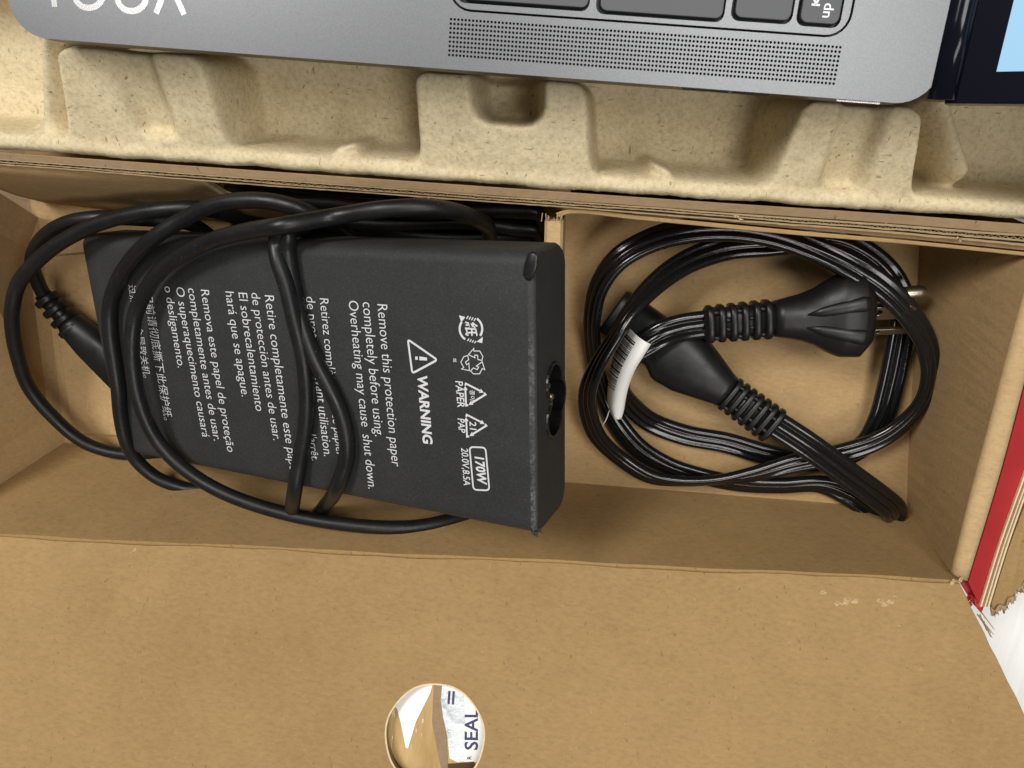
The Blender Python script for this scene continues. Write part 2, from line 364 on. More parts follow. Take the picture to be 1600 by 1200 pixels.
def label_text(s, p0, p1, off, mat, name, bold=.02):
    a, b_ = V(*U(*p0, off)), V(*U(*p1, off)); v, f = textmesh(s, bold); d = unit(b_-a); q = V(-d[1], d[0]); sc = np.linalg.norm(b_-a)/v[:, 0].max()
    w = [uo+nrm*off+fx*(a[0]+(d*x*sc+q*y*sc)[0])+fy*(a[1]+(d*x*sc+q*y*sc)[1]) for x, y, _ in v]
    mk(name, w, f, mat, under)
label_text('SEAL', SC([(985, 690)])[0], SC([(985, 430)])[0], .76, M['blueink'], 'printed_word')
label_text('R', SC([(945, 748)])[0], SC([(945, 724)])[0], .76, M['blueink'], 'printed_word')
label_text('II', SC([(790, 398)])[0], SC([(838, 402)])[0], .56, M['blueink'], 'printed_word')

# ------------------------------------------------------------------ right side of the carton: red printed panel and torn outer flap
inner = [(1489, 898), (1525, 755), (1553, 652), (1577, 560), (1632, 360)]
outer = [(1513, 909), (1556, 769), (1575, 702), (1597, 618), (1660, 380)]
redo = [(1531, 948), (1560, 854), (1585, 783), (1600, 742), (1700, 440)]
def strip(name, A, za, B, zb, drop, mat, parent, bev=0, n=6):
    a = catmull([P(x, y, za) for x, y in A], n); b_ = catmull([P(x, y, zb) for x, y in B], n); mb = MB(); k = len(a)
    v = list(a)+list(b_)+[p-V(0, 0, drop) for p in b_]+[p-V(0, 0, drop) for p in a]
    f = []
    for i in range(k-1):
        for q in range(4): f.append([q*k+i, q*k+i+1, ((q+1) % 4)*k+i+1, ((q+1) % 4)*k+i])
    f += [[0, k, 2*k, 3*k], [k-1, 2*k-1, 3*k-1, 4*k-1]]
    o = mb.add(v, f).build(name, mat, parent)
    if bev: bevel(o, bev, 3)
    return o
strip('red_panel', outer, 46.5, redo, 44.5, 2.2, M['red'], carton)
prism('red_corner', [P(1494, 899, 44), P(1516, 900, 44), P(1545, 915, 43), P(1536, 952, 42.5), P(1533, 958, 42), P(1522, 945, 43)], (0, 0, -1.5), M['red'], carton)
def shift(A, dx, dy=0): return [(x+dx, y+dy) for x, y in A]
strip('board_liner', shift(redo, .5), 45.6, shift(redo, 3.2), 45.6, 4, M['tear'], carton)
strip('board_flute', shift(redo, 3.4), 44.2, shift(redo, 7), 44.2, 3, M['kraft_dark'], carton)
strip('board_liner', shift(redo, 7.2), 45.4, shift(redo, 9.5), 45.4, 4, M['tear'], carton)
strip('board_flute', shift(redo, 9.7), 44.0, shift(redo, 12), 44.0, 3, M['kraft_dark'], carton)
strip('board_liner', shift(redo, 12.2), 45.0, shift(redo, 15), 45.0, 4, M['tear'], carton)
# brown outer flap with a ragged end
rag = [(1549, 950), (1556, 957), (1563, 949), (1572, 950), (1578, 938), (1586, 935), (1588, 924), (1597, 920), (1604, 911), (1625, 905), (1660, 880)]
poly = [P(1549, 944, 43)]+[P(x+rng.normal(0, 1), y+rng.normal(0, 1.5), 43+rng.uniform(-1.2, .6)) for x, y in rag]+[P(1760, 830, 38), P(1800, 420, 38), P(1718, 430, 43), P(1618, 745, 43), P(1575, 860, 43)]
prism('outer_flap', poly, (0, 0, -1.6), M['kraft'], carton)
for z_, am in ((43.3, 1.0), (42.2, 1.7)):
    cr = catmull([P(x, y, z_) for x, y in rag], 7); v = []
    for p in cr:
        w = am*(.35+abs(rng.normal(0, .55))); v += [p+V(-.7, .9, .15), p+V(rng.normal(0, .2), -w, rng.normal(.1, .35)), p+V(-.4, .5, -.5)]
    mk('torn_edge', v, [[i*3+j, i*3+(j+1) % 3, i*3+3+(j+1) % 3, i*3+3+j] for i in range(len(cr)-1) for j in range(3)], M['edge'], carton)
mb = MB()
for i in range(9):           # red paper curled into the corner
    a = P(1522+rng.normal(0, 5), 938+rng.normal(0, 7), 44.5); d = unit(V(rng.normal(.3, .4), rng.normal(-.6, .3), rng.normal(-.2, .3)))*rng.uniform(2, 4.5); w = unit(np.cross(d, V(0, 0, 1)))*rng.uniform(.6, 1.4)
    mb.add([a-w, a+w, a+d+w*.5-V(0, 0, 1), a+d-w*.6-V(0, 0, .6), a-V(0, 0, .5)], [[0, 1, 2, 3], [0, 4, 1], [1, 4, 2], [2, 4, 3], [3, 4, 0]])
mb.build('torn_red_paper', [M['red']], carton)
mb = MB()
for i in range(7):          # frayed strands hanging under the flap corner
    a = P(1532+rng.normal(0, 3), 966+rng.normal(0, 5), 40); b_ = P(1550+rng.normal(0, 6), 990+rng.normal(0, 5), 34+rng.normal(0, 2)); w = V(.16, .16, 0)
    mb.prism([a-w, a+w, b_+w*.5, b_-w*.5], (0, 0, .25))
mb.build('frayed_strand', M['edge'], carton)

# ------------------------------------------------------------------ accessory insert
ins = thing('accessory_insert', 'brown cardboard accessory insert with a divider between its two bays', 'cardboard insert', (-30, -65, -4))
FN0, FN1 = P(70, 352, 0), P(1428, 362, 0)
fsw, fse, fne = P(100, 690, 0), P(1415, 793, 0), P(1428, 350, 0)
prism('floor_panel', [(-204, -124, 0), (144, -119, 0), (144, 6, 0), (-204, 6, 0)], (0, 0, -2.5), M['kraft_in'], ins)
q = [P(84, 400, 1.6), P(88, 520, 1.6), P(107, 640, 1.6), P(113, 668, 1.6), P(122, 678, 1.6), P(330, 690, 1.6), P(330, 380, 1.6)]
prism('floor_tab', q, (0, 0, -1.4), M['kraft_in'], ins, bev=.5)
# left wall
tl = [P(-108, 828, 50), P(-104, 235, 50)]; bl = [P(102, 691, 0), P(60, 340, 0)]
prism('side_wall', [bl[0], tl[0], tl[1], bl[1]], (-2.5, 0, 0), M['kraft_in'], ins)
# right wall with bright folded top
wt = catmull([P(x, y, 49) for x, y in inner], 6); k = len(wt)
wb = [fse+V(1, -2.5, 0)*max(0, 1-i/3)+(fne+V(0, 14, 0)-fse)*i/(k-1)+V(0, 0, -.1) for i in range(k)]
ov = catmull([P(x, y, 49) for x, y in outer], 6)
v = []; f = []; prof_n = 9
for i in range(k):
    a, b_, c_ = wb[i], wt[i], ov[i]; w = c_-b_
    row = [a, a+(b_-a)*.5+V(.5, 0, 0), b_-V(0, 0, 1.6), b_+w*.10-V(0, 0, .3), b_+w*.35+V(0, 0, .25), b_+w*.7+V(0, 0, .2), b_+w*.97-V(0, 0, .3), b_+w*1.0-V(0, 0, 3), a+w*.8+V(0, 0, 1)]
    v += row
for i in range(k-1): f += [[i*9+j, i*9+(j+1) % 9, i*9+9+(j+1) % 9, i*9+9+j] for j in range(9)]
f += [list(range(9)), [(k-1)*9+j for j in range(9)]]
o = fixn(mk('side_wall', v, f, [M['kraft_in'], M['kraft_fold']], ins))
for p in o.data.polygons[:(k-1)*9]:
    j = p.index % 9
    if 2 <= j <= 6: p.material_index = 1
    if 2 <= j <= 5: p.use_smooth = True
# divider: folded double board with a torn end
dx0, dx1 = P(851, 345, 49), P(880, 345, 49)
ds0, ds1 = V(dx0[0]+6, -119, 46), V(dx1[0]+6.5, -119, 46)
v = []; f = []; n_ = 12
for i in range(n_+1):
    s = i/n_; a, b_ = dx0+(ds0-dx0)*s, dx1+(ds1-dx1)*s; dz = 34*max(0, min(1, (s-.08)/.3))
    a = a-V(0, 0, dz); b_ = b_-V(0, 0, dz)
    v += [V(a[0], a[1], 0), a-V(0, 0, 1.2), a+V(.8, 0, -.2), (a+b_)/2+V(0, 0, .1), b_-V(.8, 0, .2), b_-V(0, 0, 1.2), V(b_[0]+.6, b_[1], 0)]
for i in range(n_): f += [[i*7+j, i*7+j+1, i*7+8+j, i*7+7+j] for j in range(6)]
f += [list(range(7)), [n_*7+j for j in range(7)]]
o = fixn(mk('divider', v, f, M['kraft_fold'], ins, smooth=False))
mb = MB()
for i in range(16):          # ragged fibres at the torn end of the fold
    x = dx0[0]-1.2+rng.uniform(0, 1)*(dx1[0]-dx0[0]+1.6)
    a = V(x, dx0[1]-.3, 48.6+rng.normal(0, .3)); b_ = a+V(rng.normal(0, .5), rng.uniform(.8, 2.6), rng.normal(.2, .5)); w = V(.14, 0, .05)
    mb.prism([a-w, a+w, b_+w, b_-w], (0, 0, -.5))
mb.build('torn_end', M['edge'], o)
# short fold of the insert's back wall running right from the divider
lipA = [(868, 333), (890, 327), (1000, 337), (1240, 360), (1432, 377), (1640, 398)]
lipB = [(872, 340), (892, 334), (1000, 344), (1240, 367), (1432, 383), (1640, 404)]
strip('back_fold', lipA, 47, lipB, 46.5, 2.0, M['kraft_in'], ins, bev=.3)
a_ = catmull([P(x, y-3, 45.5) for x, y in lipA[1:]], 4)
mb = MB(); mb.add([p for q_ in a_ for p in (q_, V(q_[0]*.985, q_[1]+9, 0), V(q_[0]*.985, q_[1]+11, 0), q_+V(0, 2, 0))], [[i*4+j, i*4+(j+1) % 4, i*4+4+(j+1) % 4, i*4+4+j] for i in range(len(a_)-1) for j in range(4)])
mb.build('back_wall', M['kraft_in'], ins)
# left piece of the back wall, curling away from the lip where it is torn
topx = [(-100, 248), (0, 256), (90, 262), (180, 266), (250, 268), (298, 272), (320, 283), (343, 298), (360, 307), (385, 312), (415, 313), (440, 312)]
zz = [47, 47, 47, 47, 47, 47, 44.5, 41, 38, 37, 37, 37.5]
tp = catmull([P(x, y, z) for (x, y), z in zip(topx, zz)], 5); v = []
for p in tp:
    s = (p[0]+200)/200; b_ = V(p[0], -24.5-2*math.sin(s*4), 0)
    for h_ in (0, .3, .6, .85, 1): v.append(b_+(p-b_)*h_+V(0, -1.8*math.sin(math.pi*h_), 0))
f = [[i*5+j, i*5+j+1, i*5+6+j, i*5+5+j] for i in range(len(tp)-1) for j in range(4)]
o = mk('torn_back_wall', v, f, M['kraft_in'], ins, smooth=True); md = o.modifiers.new('s', 'SOLIDIFY'); md.thickness = 0.8*MM; md.offset = 0
# its corrugated edge
mb = MB()
for i in range(len(tp)-1):
    a, b_ = tp[i], tp[i+1]; nn = 6
    for q_ in range(nn):
        s0, s1 = q_/nn, (q_+1)/nn; p0, p1 = a+(b_-a)*s0, a+(b_-a)*s1
        y0, y1 = (.1 if q_ % 2 else 1.0), (1.0 if q_ % 2 else .1)
        mb.prism([p0+V(0, y0-.15, .15), p0+V(0, y0+.25, .15), p1+V(0, y1+.25, .15), p1+V(0, y1-.15, .15)], (0, 0, .25))
    for y in (-.25, 1.05): mb.prism([a+V(0, y, .1), b_+V(0, y, .1), b_+V(0, y+.4, .1), a+V(0, y+.4, .1)], (0, 0, .35))
mb.build('corrugated_edge', M['edge'], o)
# recessed dark wall further under the tray
prism('inner_wall', [V(-150, 44, 0), V(20, 44, 0), V(20, 44, 33), V(-150, 44, 33)], (0, 2, 0), M['kraft_dark'], ins)

# ------------------------------------------------------------------ carton inner lip between tray and compartment
lip = thing('divider_board', 'brown double board wall edge running between pulp tray and accessory bays', 'cardboard wall', tuple(P(800, 303, 0)))
A = [(-120, 229), (0, 238), (540, 276), (1070, 313), (1400, 335), (1600, 350), (1720, 358)]
B = [(-120, 240), (0, 249), (400, 279), (800, 308), (1070, 327), (1400, 350), (1600, 366), (1720, 374)]
strip('fold', A[:1]+A[1:], 50.4, [(x, np.interp(x, [q_[0] for q_ in B], [q_[1] for q_ in B])) for x, _ in A], 49.6, 1.2, M['lip'], lip, bev=.3)
xs = np.arange(-120, 1721, 9.0)
def Bz(x): return np.interp(x, [q_[0] for q_ in B], [q_[1] for q_ in B])
offw = np.interp(xs, [0, 400, 900, 1400, 1600], [8, 9, 9, 15, 17])
for k_, (fa, fb, z_) in enumerate(((.02, .22, 49.6), (.5, .66, 49.0), (.86, 1.05, 48.6))):
    mb = MB(); prev = None; jit = np.cumsum(rng.normal(0, .35, len(xs))); jit -= np.linspace(jit[0], jit[-1], len(xs))
    jit = np.clip(jit, -1.3, 1.3)
    pts = [(P(x, Bz(x)+offw[i]*fa+jit[i]*.6, z_), P(x, Bz(x)+offw[i]*fb+jit[i]*.6+abs(rng.normal(0, .35)), z_-.1)) for i, x in enumerate(xs)]
    v = [];
    for a, b_ in pts: v += [a, b_, b_-V(0, 0, 3), a-V(0, 0, 3)]
    f = [[i*4+j, i*4+(j+1) % 4, i*4+4+(j+1) % 4, i*4+4+j] for i in range(len(pts)-1) for j in range(4)]+[[0, 1, 2, 3], [len(v)-4, len(v)-3, len(v)-2, len(v)-1]]
    mb.add(v, f).build('liner', M['edge'], lip)
v = []
for i, x in enumerate(xs):
    for q_ in range(3):
        xx = x+q_*3; t_ = (i*3+q_) % 4; fr = (.24, .37, .48, .37)[t_]
        p = P(xx, Bz(xx)+offw[i]*fr, 48.6); v += [p, p-V(0, 0, 3)]
mk('flute', v, [[i*2, i*2+2, i*2+3, i*2+1] for i in range(len(v)//2-1)], M['edge'], lip).modifiers.new('s', 'SOLIDIFY').thickness = .2*MM
v = []
for i, x in enumerate(xs):
    for fr in (.05, 1.0): v.append(P(x, Bz(x)+offw[i]*fr, 46.2))
mk('core', v, [[i*2, i*2+2, i*2+3, i*2+1] for i in range(len(v)//2-1)], M['kraft_dark'], lip)
# board bodies under the edges
prism('board', [P(440, 283, 46), P(1720, 378, 46), P(1720, 378, 46)*V(1, 1, 0), P(440, 283, 46)*V(1, 1, 0)], (0, 1.6, 0), M['kraft_in'], lip) if False else None
for px, py, s_ in ((1152, 338, 1.0), (1386, 347, .6), (1498, 374, 1.1), (228, 261, .5), (668, 312, .8)):
    mb = MB(); c = P(px, py, 49.2)
    for i in range(9):
        a = c+V(*rng.normal(0, .5*s_, 3))*V(1, .6, .2); d = V(*rng.normal(0, .55*s_, 3))*V(1, 1, .4); w = unit(np.cross(d, V(0, 0, 1)))*.3
        mb.add([a-w, a+w, a+d+V(0, 0, .4), a-V(0, 0, .4)], [[0, 1, 2], [0, 3, 1], [1, 3, 2], [2, 3, 0]])
    mb.build('torn_fibre', M['scab'], lip)

# ------------------------------------------------------------------ moulded pulp tray (relief sampled on a half-millimetre grid)
tray = thing('pulp_tray', 'beige moulded pulp tray with raised posts and pockets under the laptop', 'pulp tray', (-20, 40, -4))
gx = np.arange(-206, 158, .62); rim_px = [(-400, 205), (0, 233), (540, 271), (1070, 309), (1600, 342), (2000, 370)]
NYG = 118
pix = []
gy0 = np.array([P(x, y, 52)[:2] for x, y in rim_px])
rim_y = np.interp(gx, gy0[:, 0], gy0[:, 1])
rimj = np.convolve(rng.normal(0, .5, len(gx)+12), np.ones(13)/13, 'valid'); rim_y = rim_y+rimj*1.2
dd = np.arange(NYG)*.62
X = np.repeat(gx[:, None], NYG, 1); Y = rim_y[:, None]+dd[None, :]
pp = proj(np.stack([X, Y, np.full_like(X, 57.0)], -1)); px_, py_ = pp[..., 0], pp[..., 1]
rp = np.interp(px_, [q_[0] for q_ in rim_px], [q_[1] for q_ in rim_px]); e = rp-py_
ss = lambda a, b_, x: (lambda t: t*t*(3-2*t))(np.clip((x-a)/(b_-a), 0, 1))
lin = lambda a, b_, x: np.clip((x-a)/(b_-a), 0, 1)
Z0 = 52.0; ZP = 66.0
pocket = Z0-22*ss(24, 58, e)+6*ss(60, 200, e)+(ZP-Z0+14)*ss(230, 270, e)
def L2(p0, p1): return p0[0]+(p1[0]-p0[0])*(py_-p0[1])/(p1[1]-p0[1])
def post(l0, l1, r0, r1, ee0, ee1, top=ZP):
    dl = np.minimum(px_-L2(l0, l1), L2(r0, r1)-px_); et = ee1+18; rr = 26.0
    cx = np.clip(rr-dl, 0, None); cy = np.clip(e-(et-rr), 0, None); dist = np.where((cx > 0) & (cy > 0), rr-np.hypot(cx, cy), np.minimum(dl, et-e))
    m_ = ss(-9, 3, dist)
    return m_, Z0+(top-Z0)*lin(ee0, ee1, e)
Zg = pocket
ends = ss(40, -20, px_)
m1, z1 = post((116, 70), (86, 205), (342, 90), (352, 235), 24, 152)
z1 = z1-5.0*ss(-14, 12, px_-L2((197, 90), (212, 205)))*ss(-12, 14, L2((256, 90), (264, 210))-px_)*ss(34, 50, e)
m2, z2 = post((650, 115), (648, 255), (920, 130), (930, 275), 20, 152)
dl = np.minimum(px_-744, 846-px_); cx = np.clip(28-dl, 0, None); cy = np.clip(28-(e-98), 0, None); dist = np.where((cx > 0) & (cy > 0), 28-np.hypot(cx, cy), np.minimum(dl, e-98))
nm = ss(-3, 10, dist); z2 = z2*(1-nm)+np.minimum(z2, 40)*nm
m3, z3 = post((1236, 155), (1205, 290), (1428, 180), (1443, 305), 24, 148)
z3 = z3-6.0*ss(-8, 8, px_-L2((1302, 180), (1292, 290)))*ss(-16, 8, L2((1360, 180), (1350, 290))-px_)*ss(22, 36, e)
for m_, z_ in ((m1, z1), (m2, z2), (m3, z3)): Zg = Zg*(1-m_)+z_*m_
def capsule(a, b_, r, zt, za=None):
    global Zg
    ax, ay = a; bx_, by = b_; t = np.clip(((px_-ax)*(bx_-ax)+(py_-ay)*(by-ay))/((bx_-ax)**2+(by-ay)**2), 0, 1)
    d = np.hypot(px_-ax-t*(bx_-ax), py_-ay-t*(by-ay))/r
    zr = (zt if za is None else za+(zt-za)*t); Zg = np.where(d < 1, np.maximum(Zg, Zg+(zr-Zg)*np.sqrt(np.clip(1-d*d, 0, 1))), Zg)
capsule((96, 56), (50, 184), 29, 51, 65)
capsule((1452, 150), (1528, 262), 31, 50, 65)
capsule((518, 230), (545, 224), 11, 52); capsule((1024, 255), (1050, 268), 10, 53); capsule((15, 190), (30, 185), 14, 46)
def blur(a, k):
    w = np.ones(2*k+1)/(2*k+1)
    for ax in (0, 1):
        a = np.apply_along_axis(lambda r: np.convolve(np.pad(r, k, mode='edge'), w, 'valid'), ax, a)
    return a
Zg = blur(blur(blur(Zg, 1), 1), 1)
lump = blur(blur(rng.normal(0, 1, Zg.shape), 4), 4); Zg = Zg+lump/lump.std()*.10
fine = blur(rng.normal(0, 1, Zg.shape), 1); Zg = Zg+fine/fine.std()*.035
Zg = Zg-3.0*np.exp(-dd/.7)[None, :]
nx_, ny_ = X.shape
v = np.stack([X, Y, Zg], -1).reshape(-1, 3)
f = [(i*ny_+j, (i+1)*ny_+j, (i+1)*ny_+j+1, i*ny_+j+1) for i in range(nx_-1) for j in range(ny_-1)]
n0 = len(v); sk = np.stack([gx, rim_y, np.full(nx_, 44.0)], -1); v = np.vstack([v, sk])
f += [(i*ny_, n0+i, n0+i+1, (i+1)*ny_) for i in range(nx_-1)]
n1 = len(v); bk = np.stack([gx, np.full(nx_, 322.0), np.full(nx_, 64.0)], -1); v = np.vstack([v, bk])
f += [(i*ny_+ny_-1, (i+1)*ny_+ny_-1, n1+i+1, n1+i) for i in range(nx_-1)]
# end skirts down to the carton bottom
tb = mk('tray_body', v, f, M['pulp'], tray, smooth=True)
prism('foot', [(-150, 120, -4), (100, 120, -4), (100, 300, -4), (-150, 300, -4)], (0, 0, 66), M['pulp'], tray)

# ------------------------------------------------------------------ laptop
ZL, ZB = 80.0, 68.0
LX0, LX1 = P(16, 20, ZL)[0], P(1462, 140, ZL)[0]
LYf = P(740, 112, ZL)[1]                     # right-hand long side, facing the accessory bays
lap = thing('laptop', 'open grey laptop resting on the pulp tray, screen lit pale blue', 'laptop', (-30, LYf+60, ZB))
ang_l = math.atan2(P(1380, 160, ZL)[1]-P(100, 63, ZL)[1], P(1380, 160, ZL)[0]-P(100, 63, ZL)[0])
lx = V(math.cos(ang_l), math.sin(ang_l), 0); ly = V(-math.sin(ang_l), math.cos(ang_l), 0); lz = V(0, 0, 1)
LO = P(740, 111, ZL)                          # point on the front long edge
def LP(px, py, z=ZL): p = P(px, py, z)-LO; return (p@lx, p@ly)
xa, xb = LP(14, 20)[0], LP(1466, 140)[0]; LW = 330.0
dk = []
def corner(cx, cy, r, a0, n=8): return [(cx+r*math.cos(math.radians(a0+90*i/n)), cy+r*math.sin(math.radians(a0+90*i/n))) for i in range(n+1)]
rr_ = 9.5
deck_out = corner(xb-rr_, rr_, rr_, 270)+corner(xb-rr_, LW-rr_, rr_, 0)+corner(xa+rr_, LW-rr_, rr_, 90)+corner(xa+rr_, rr_, rr_, 180)
# keyboard frame groove: the deck is cut along it
ka = LP(700, 8); kb_ = LP(1327, 50); kx0, kx1, ky0 = ka[0], kb_[0], (LP(760, 20)[1]+LP(1280, 58)[1])/2
kw = .55
kb_out = rrect(kx1-kx0, 290, 5.5, 6, (kx0+kx1)/2, ky0+145)
kb_in = rrect(kx1-kx0-2*kw, 290-2*kw, 5.5-kw, 6, (kx0+kx1)/2, ky0+145)
g0, g1 = LP(702, 27), LP(1306, 128); gxa, gxb = g0[0], g1[0]; gya, gyb = (LP(703, 95)[1]+LP(1297, 128)[1])/2, (LP(705, 27)[1]+LP(1305, 69)[1])/2
gr = [(gxa, gya), (gxb, gya), (gxb, gyb), (gxa, gyb)]
plate('deck', [deck_out, kb_out, gr], LO, lx, ly, 1.6, M['alu'], lap, bev=.0)
# keys in the frame plate
key_px = [((640, -60), (921, 9)), ((932, -60), (1131, 29)), ((1145, -60), (1237, 36)), ((1249, -60), (1312, 43))]
holes, keys = [], []
for (a, c_) in key_px:
    p0 = LP(a[0], c_[1]-3); p1 = LP(*c_); x0_, x1_ = (LP(a[0], 0)[0], p1[0]); y0_ = LP((a[0]+c_[0])/2, c_[1]-.5)[1]
    for r_ in range(3):
        ya = y0_+r_*19.0
        hx0 = max(x0_, kx0+2.0)
        holes.append(rrect(x1_-hx0, 17.6, 2.0, 4, (hx0+x1_)/2, ya+8.8)); keys.append((hx0, x1_, ya))
fr = plate('keyboard_frame', [kb_in]+holes, LO-lz*.12, lx, ly, 1.5, M['alu'], lap)
plate('keyboard_well', [kb_out], LO-lz*2.4, lx, ly, .4, M['dark'], lap)
for x0_, x1_, ya in keys:
    k_ = plate('key', [rrect(x1_-x0_-1.35, 17.6-1.2, 1.6, 4, (x0_+x1_)/2+.35, ya+8.8+.30)], LO-lz*.35, lx, ly, 1.9, M['key'], lap, bev=.22)
    if (x0_, ya) == (keys[9][0], keys[9][2]): page_key = k_
def lap_text(s, p0, size, up, mat, par, name, off=.04, z=ZL-.35, bold=0.0):
    v, f = textmesh(s, bold); o0 = V(*LP(*p0, z)); rd = V(up[1], -up[0])
    w = [LO+lz*(z-ZL+off)+lx*(o0[0]+(rd[0]*x+up[0]*y)*size)+ly*(o0[1]+(rd[1]*x+up[1]*y)*size) for x, y, _ in v]
    return mk(name, w, f, mat, par)
lap_text('dn', (1289, 4), 3.3, V(1, 0), M['keyprint'], page_key, 'key_legend', bold=.012)
def stroke(pts, w, org, ex, ey, ez, off, closed=False):
    pts = [V(*p) for p in pts]; n = len(pts); L_, R_ = [], []
    for i in range(n):
        a = pts[(i-1) % n] if (closed or i) else pts[i]; c = pts[(i+1) % n] if (closed or i < n-1) else pts[i]
        d1 = unit(pts[i]-a) if np.linalg.norm(pts[i]-a) > 1e-9 else unit(c-pts[i]); d2 = unit(c-pts[i]) if np.linalg.norm(c-pts[i]) > 1e-9 else d1
        nn = unit(V(-d1[1]-d2[1], d1[0]+d2[0])) if np.linalg.norm(d1+d2) > 1e-6 else V(-d1[1], d1[0]); k = 1/max(.45, abs(nn@V(-d1[1], d1[0])))
        L_.append(pts[i]+nn*w/2*k); R_.append(pts[i]-nn*w/2*k)
    v = [org+ex*p[0]+ey*p[1]+ez*off for p in L_+R_]
    f = [[i, (i+1) % n, n+(i+1) % n, n+i] for i in range(n if closed else n-1)]
    return v, f
lgm = MB()
def lst(mb, pts, w, z, closed=False): mb.add(*stroke([LP(x, y, z) for x, y in pts], w, LO, lx, ly, lz, z-ZL+.05, closed))
lst(lgm, [(1268, 7), (1281, 8)], .45, ZL-.35)
lgm.add(*stroke([LP(1272, -1, ZL-.35), LP(1275, 5, ZL-.35), LP(1279, 0, ZL-.35)], .5, LO, lx, ly, lz, -.30)); lgm.build('key_legend', M['keyprint'], page_key)
def arcpx(cx, cy, r, a0, a1, n=20): return [(cx+r*math.cos(math.radians(a0+(a1-a0)*i/n)), cy+r*math.sin(math.radians(a0+(a1-a0)*i/n))) for i in range(n+1)]
for pts, cl in (([(86, 11), (82, -14)], 0), ([(82, -14), (64, -44)], 0), ([(82, -14), (98, -42)], 0), (arcpx(139, -10, 22.5, 0, 351, 40), 1), (arcpx(206, -5, 22.5, -40, -400+60, 34)+[(229, -5), (208, -6)], 0), ([(244, 21), (264, -30)], 0), ([(264, -30), (288, 23)], 0)):
    mb = MB(); lst(mb, pts, 1.45, ZL, bool(cl))
    mb.build('logo_letter', M['mirror'], lap)
# speaker grille: a perforated strip, every hole a real hole
ncol, nrow = 104, 9; mb = MB(); cw, ch = (gxb-gxa)/ncol, (gyb-gya)/nrow; hr_ = .32
for i in range(ncol):
    for j in range(nrow):
        x0_, y0_ = gxa+i*cw, gya+j*ch; cx, cy = x0_+cw/2, y0_+ch/2
        sq = [(x0_, y0_), (cx, y0_), (x0_+cw, y0_), (x0_+cw, cy), (x0_+cw, y0_+ch), (cx, y0_+ch), (x0_, y0_+ch), (x0_, cy)]
        oc = [(cx+hr_*math.cos(math.radians(225+45*q_)), cy+hr_*math.sin(math.radians(225+45*q_))) for q_ in range(8)]
        v = [LO+lx*x+ly*y for x, y in sq]+[LO+lx*x+ly*y for x, y in oc]+[LO+lx*x+ly*y-lz*.7 for x, y in oc]
        mb.add(v, [[q_, (q_+1) % 8, 8+(q_+1) % 8, 8+q_] for q_ in range(8)]+[[8+q_, 8+(q_+1) % 8, 16+(q_+1) % 8, 16+q_] for q_ in range(8)])
g_ = mk('speaker_grille', mb.v, mb.f, M['alu'], lap, kind='stuff')
plate('grille_backing', [[(gxa-.5, gya-.5), (gxb+.5, gya-.5), (gxb+.5, gyb+.5), (gxa-.5, gyb+.5)]], LO-lz*1.0, lx, ly, .3, M['dark'], lap)
# tapered lower body
def ring(ins_, z): return [LO+lx*(x+(ins_ if x < (xa+xb)/2 else -ins_))+ly*(y+(ins_ if y < LW/2 else -ins_))+lz*(z-ZL) for x, y in deck_out]
rings = [ring(.0, ZL-1.605), ring(.0, ZL-3.5), ring(.05, ZL-6), ring(.25, ZL-9), ring(.9, ZB)]
n_ = len(deck_out); v = [p for r_ in rings for p in r_]
f = [[i*n_+j, i*n_+(j+1) % n_, (i+1)*n_+(j+1) % n_, (i+1)*n_+j] for i in range(4) for j in range(n_)]+[[4*n_+j for j in range(n_)]]
M['alu_dark'] = newmat('dark_aluminium', (.05, .047, .045), .38, .6)[0]
fixn(mk('lower_body', v, f, M['alu_dark'], lap, smooth=True))
for xq0, xq1, dz in ((1070, 1140, 3.6), (1150, 1205, 3.6), (1316, 1384, 3.0)):    # port openings and a bright trim on the long side
    a = LP(xq0, 140)[0]; b_ = LP(xq1, 150)[0]
    o = prism('port', [LO+lx*a-ly*.25-lz*2.6, LO+lx*b_-ly*.25-lz*2.6, LO+lx*b_-ly*.05-lz*(dz+1.6), LO+lx*a-ly*.05-lz*(dz+1.6)], ly*.8, M['mirror'] if xq0 > 1300 else M['dark'], lap)
# hinge and lid
hz = ZL-1.5
sweep('hinge', np.array([LO+lx*(xb+1.5)+ly*s+lz*(hz-ZL) for s in np.linspace(1.5, LW-4, 20)]), circ(3.6, 16), M['bezel'], lap)
S0 = LO+lx*(xb+2.5)+ly*0.8+lz*(hz-ZL+.5); phi = math.radians(38)
ld = lx*math.cos(phi)+lz*math.sin(phi); lnrm = unit(np.cross(ld, ly)); lnrm = lnrm if lnrm@(-lx) > 0 else -lnrm
lid = plate('lid', [corner(205-6, 6, 6, 270)+corner(205-6, LW-2-6, 6, 0)+[(0, LW-2), (0, 0)]], S0, ld, ly, 5.0, M['bezel'], lap, bev=.4)
dp = PP(1557, 112, S0, np.cross(ld, ly))-S0; dxx, dyy = dp@ld, dp@ly
plate('display', [[(dxx, dyy), (199, dyy), (199, LW-8), (dxx, LW-8)]], S0+np.cross(ld, ly)*.12, ld, ly, .2, M['display'], lid)

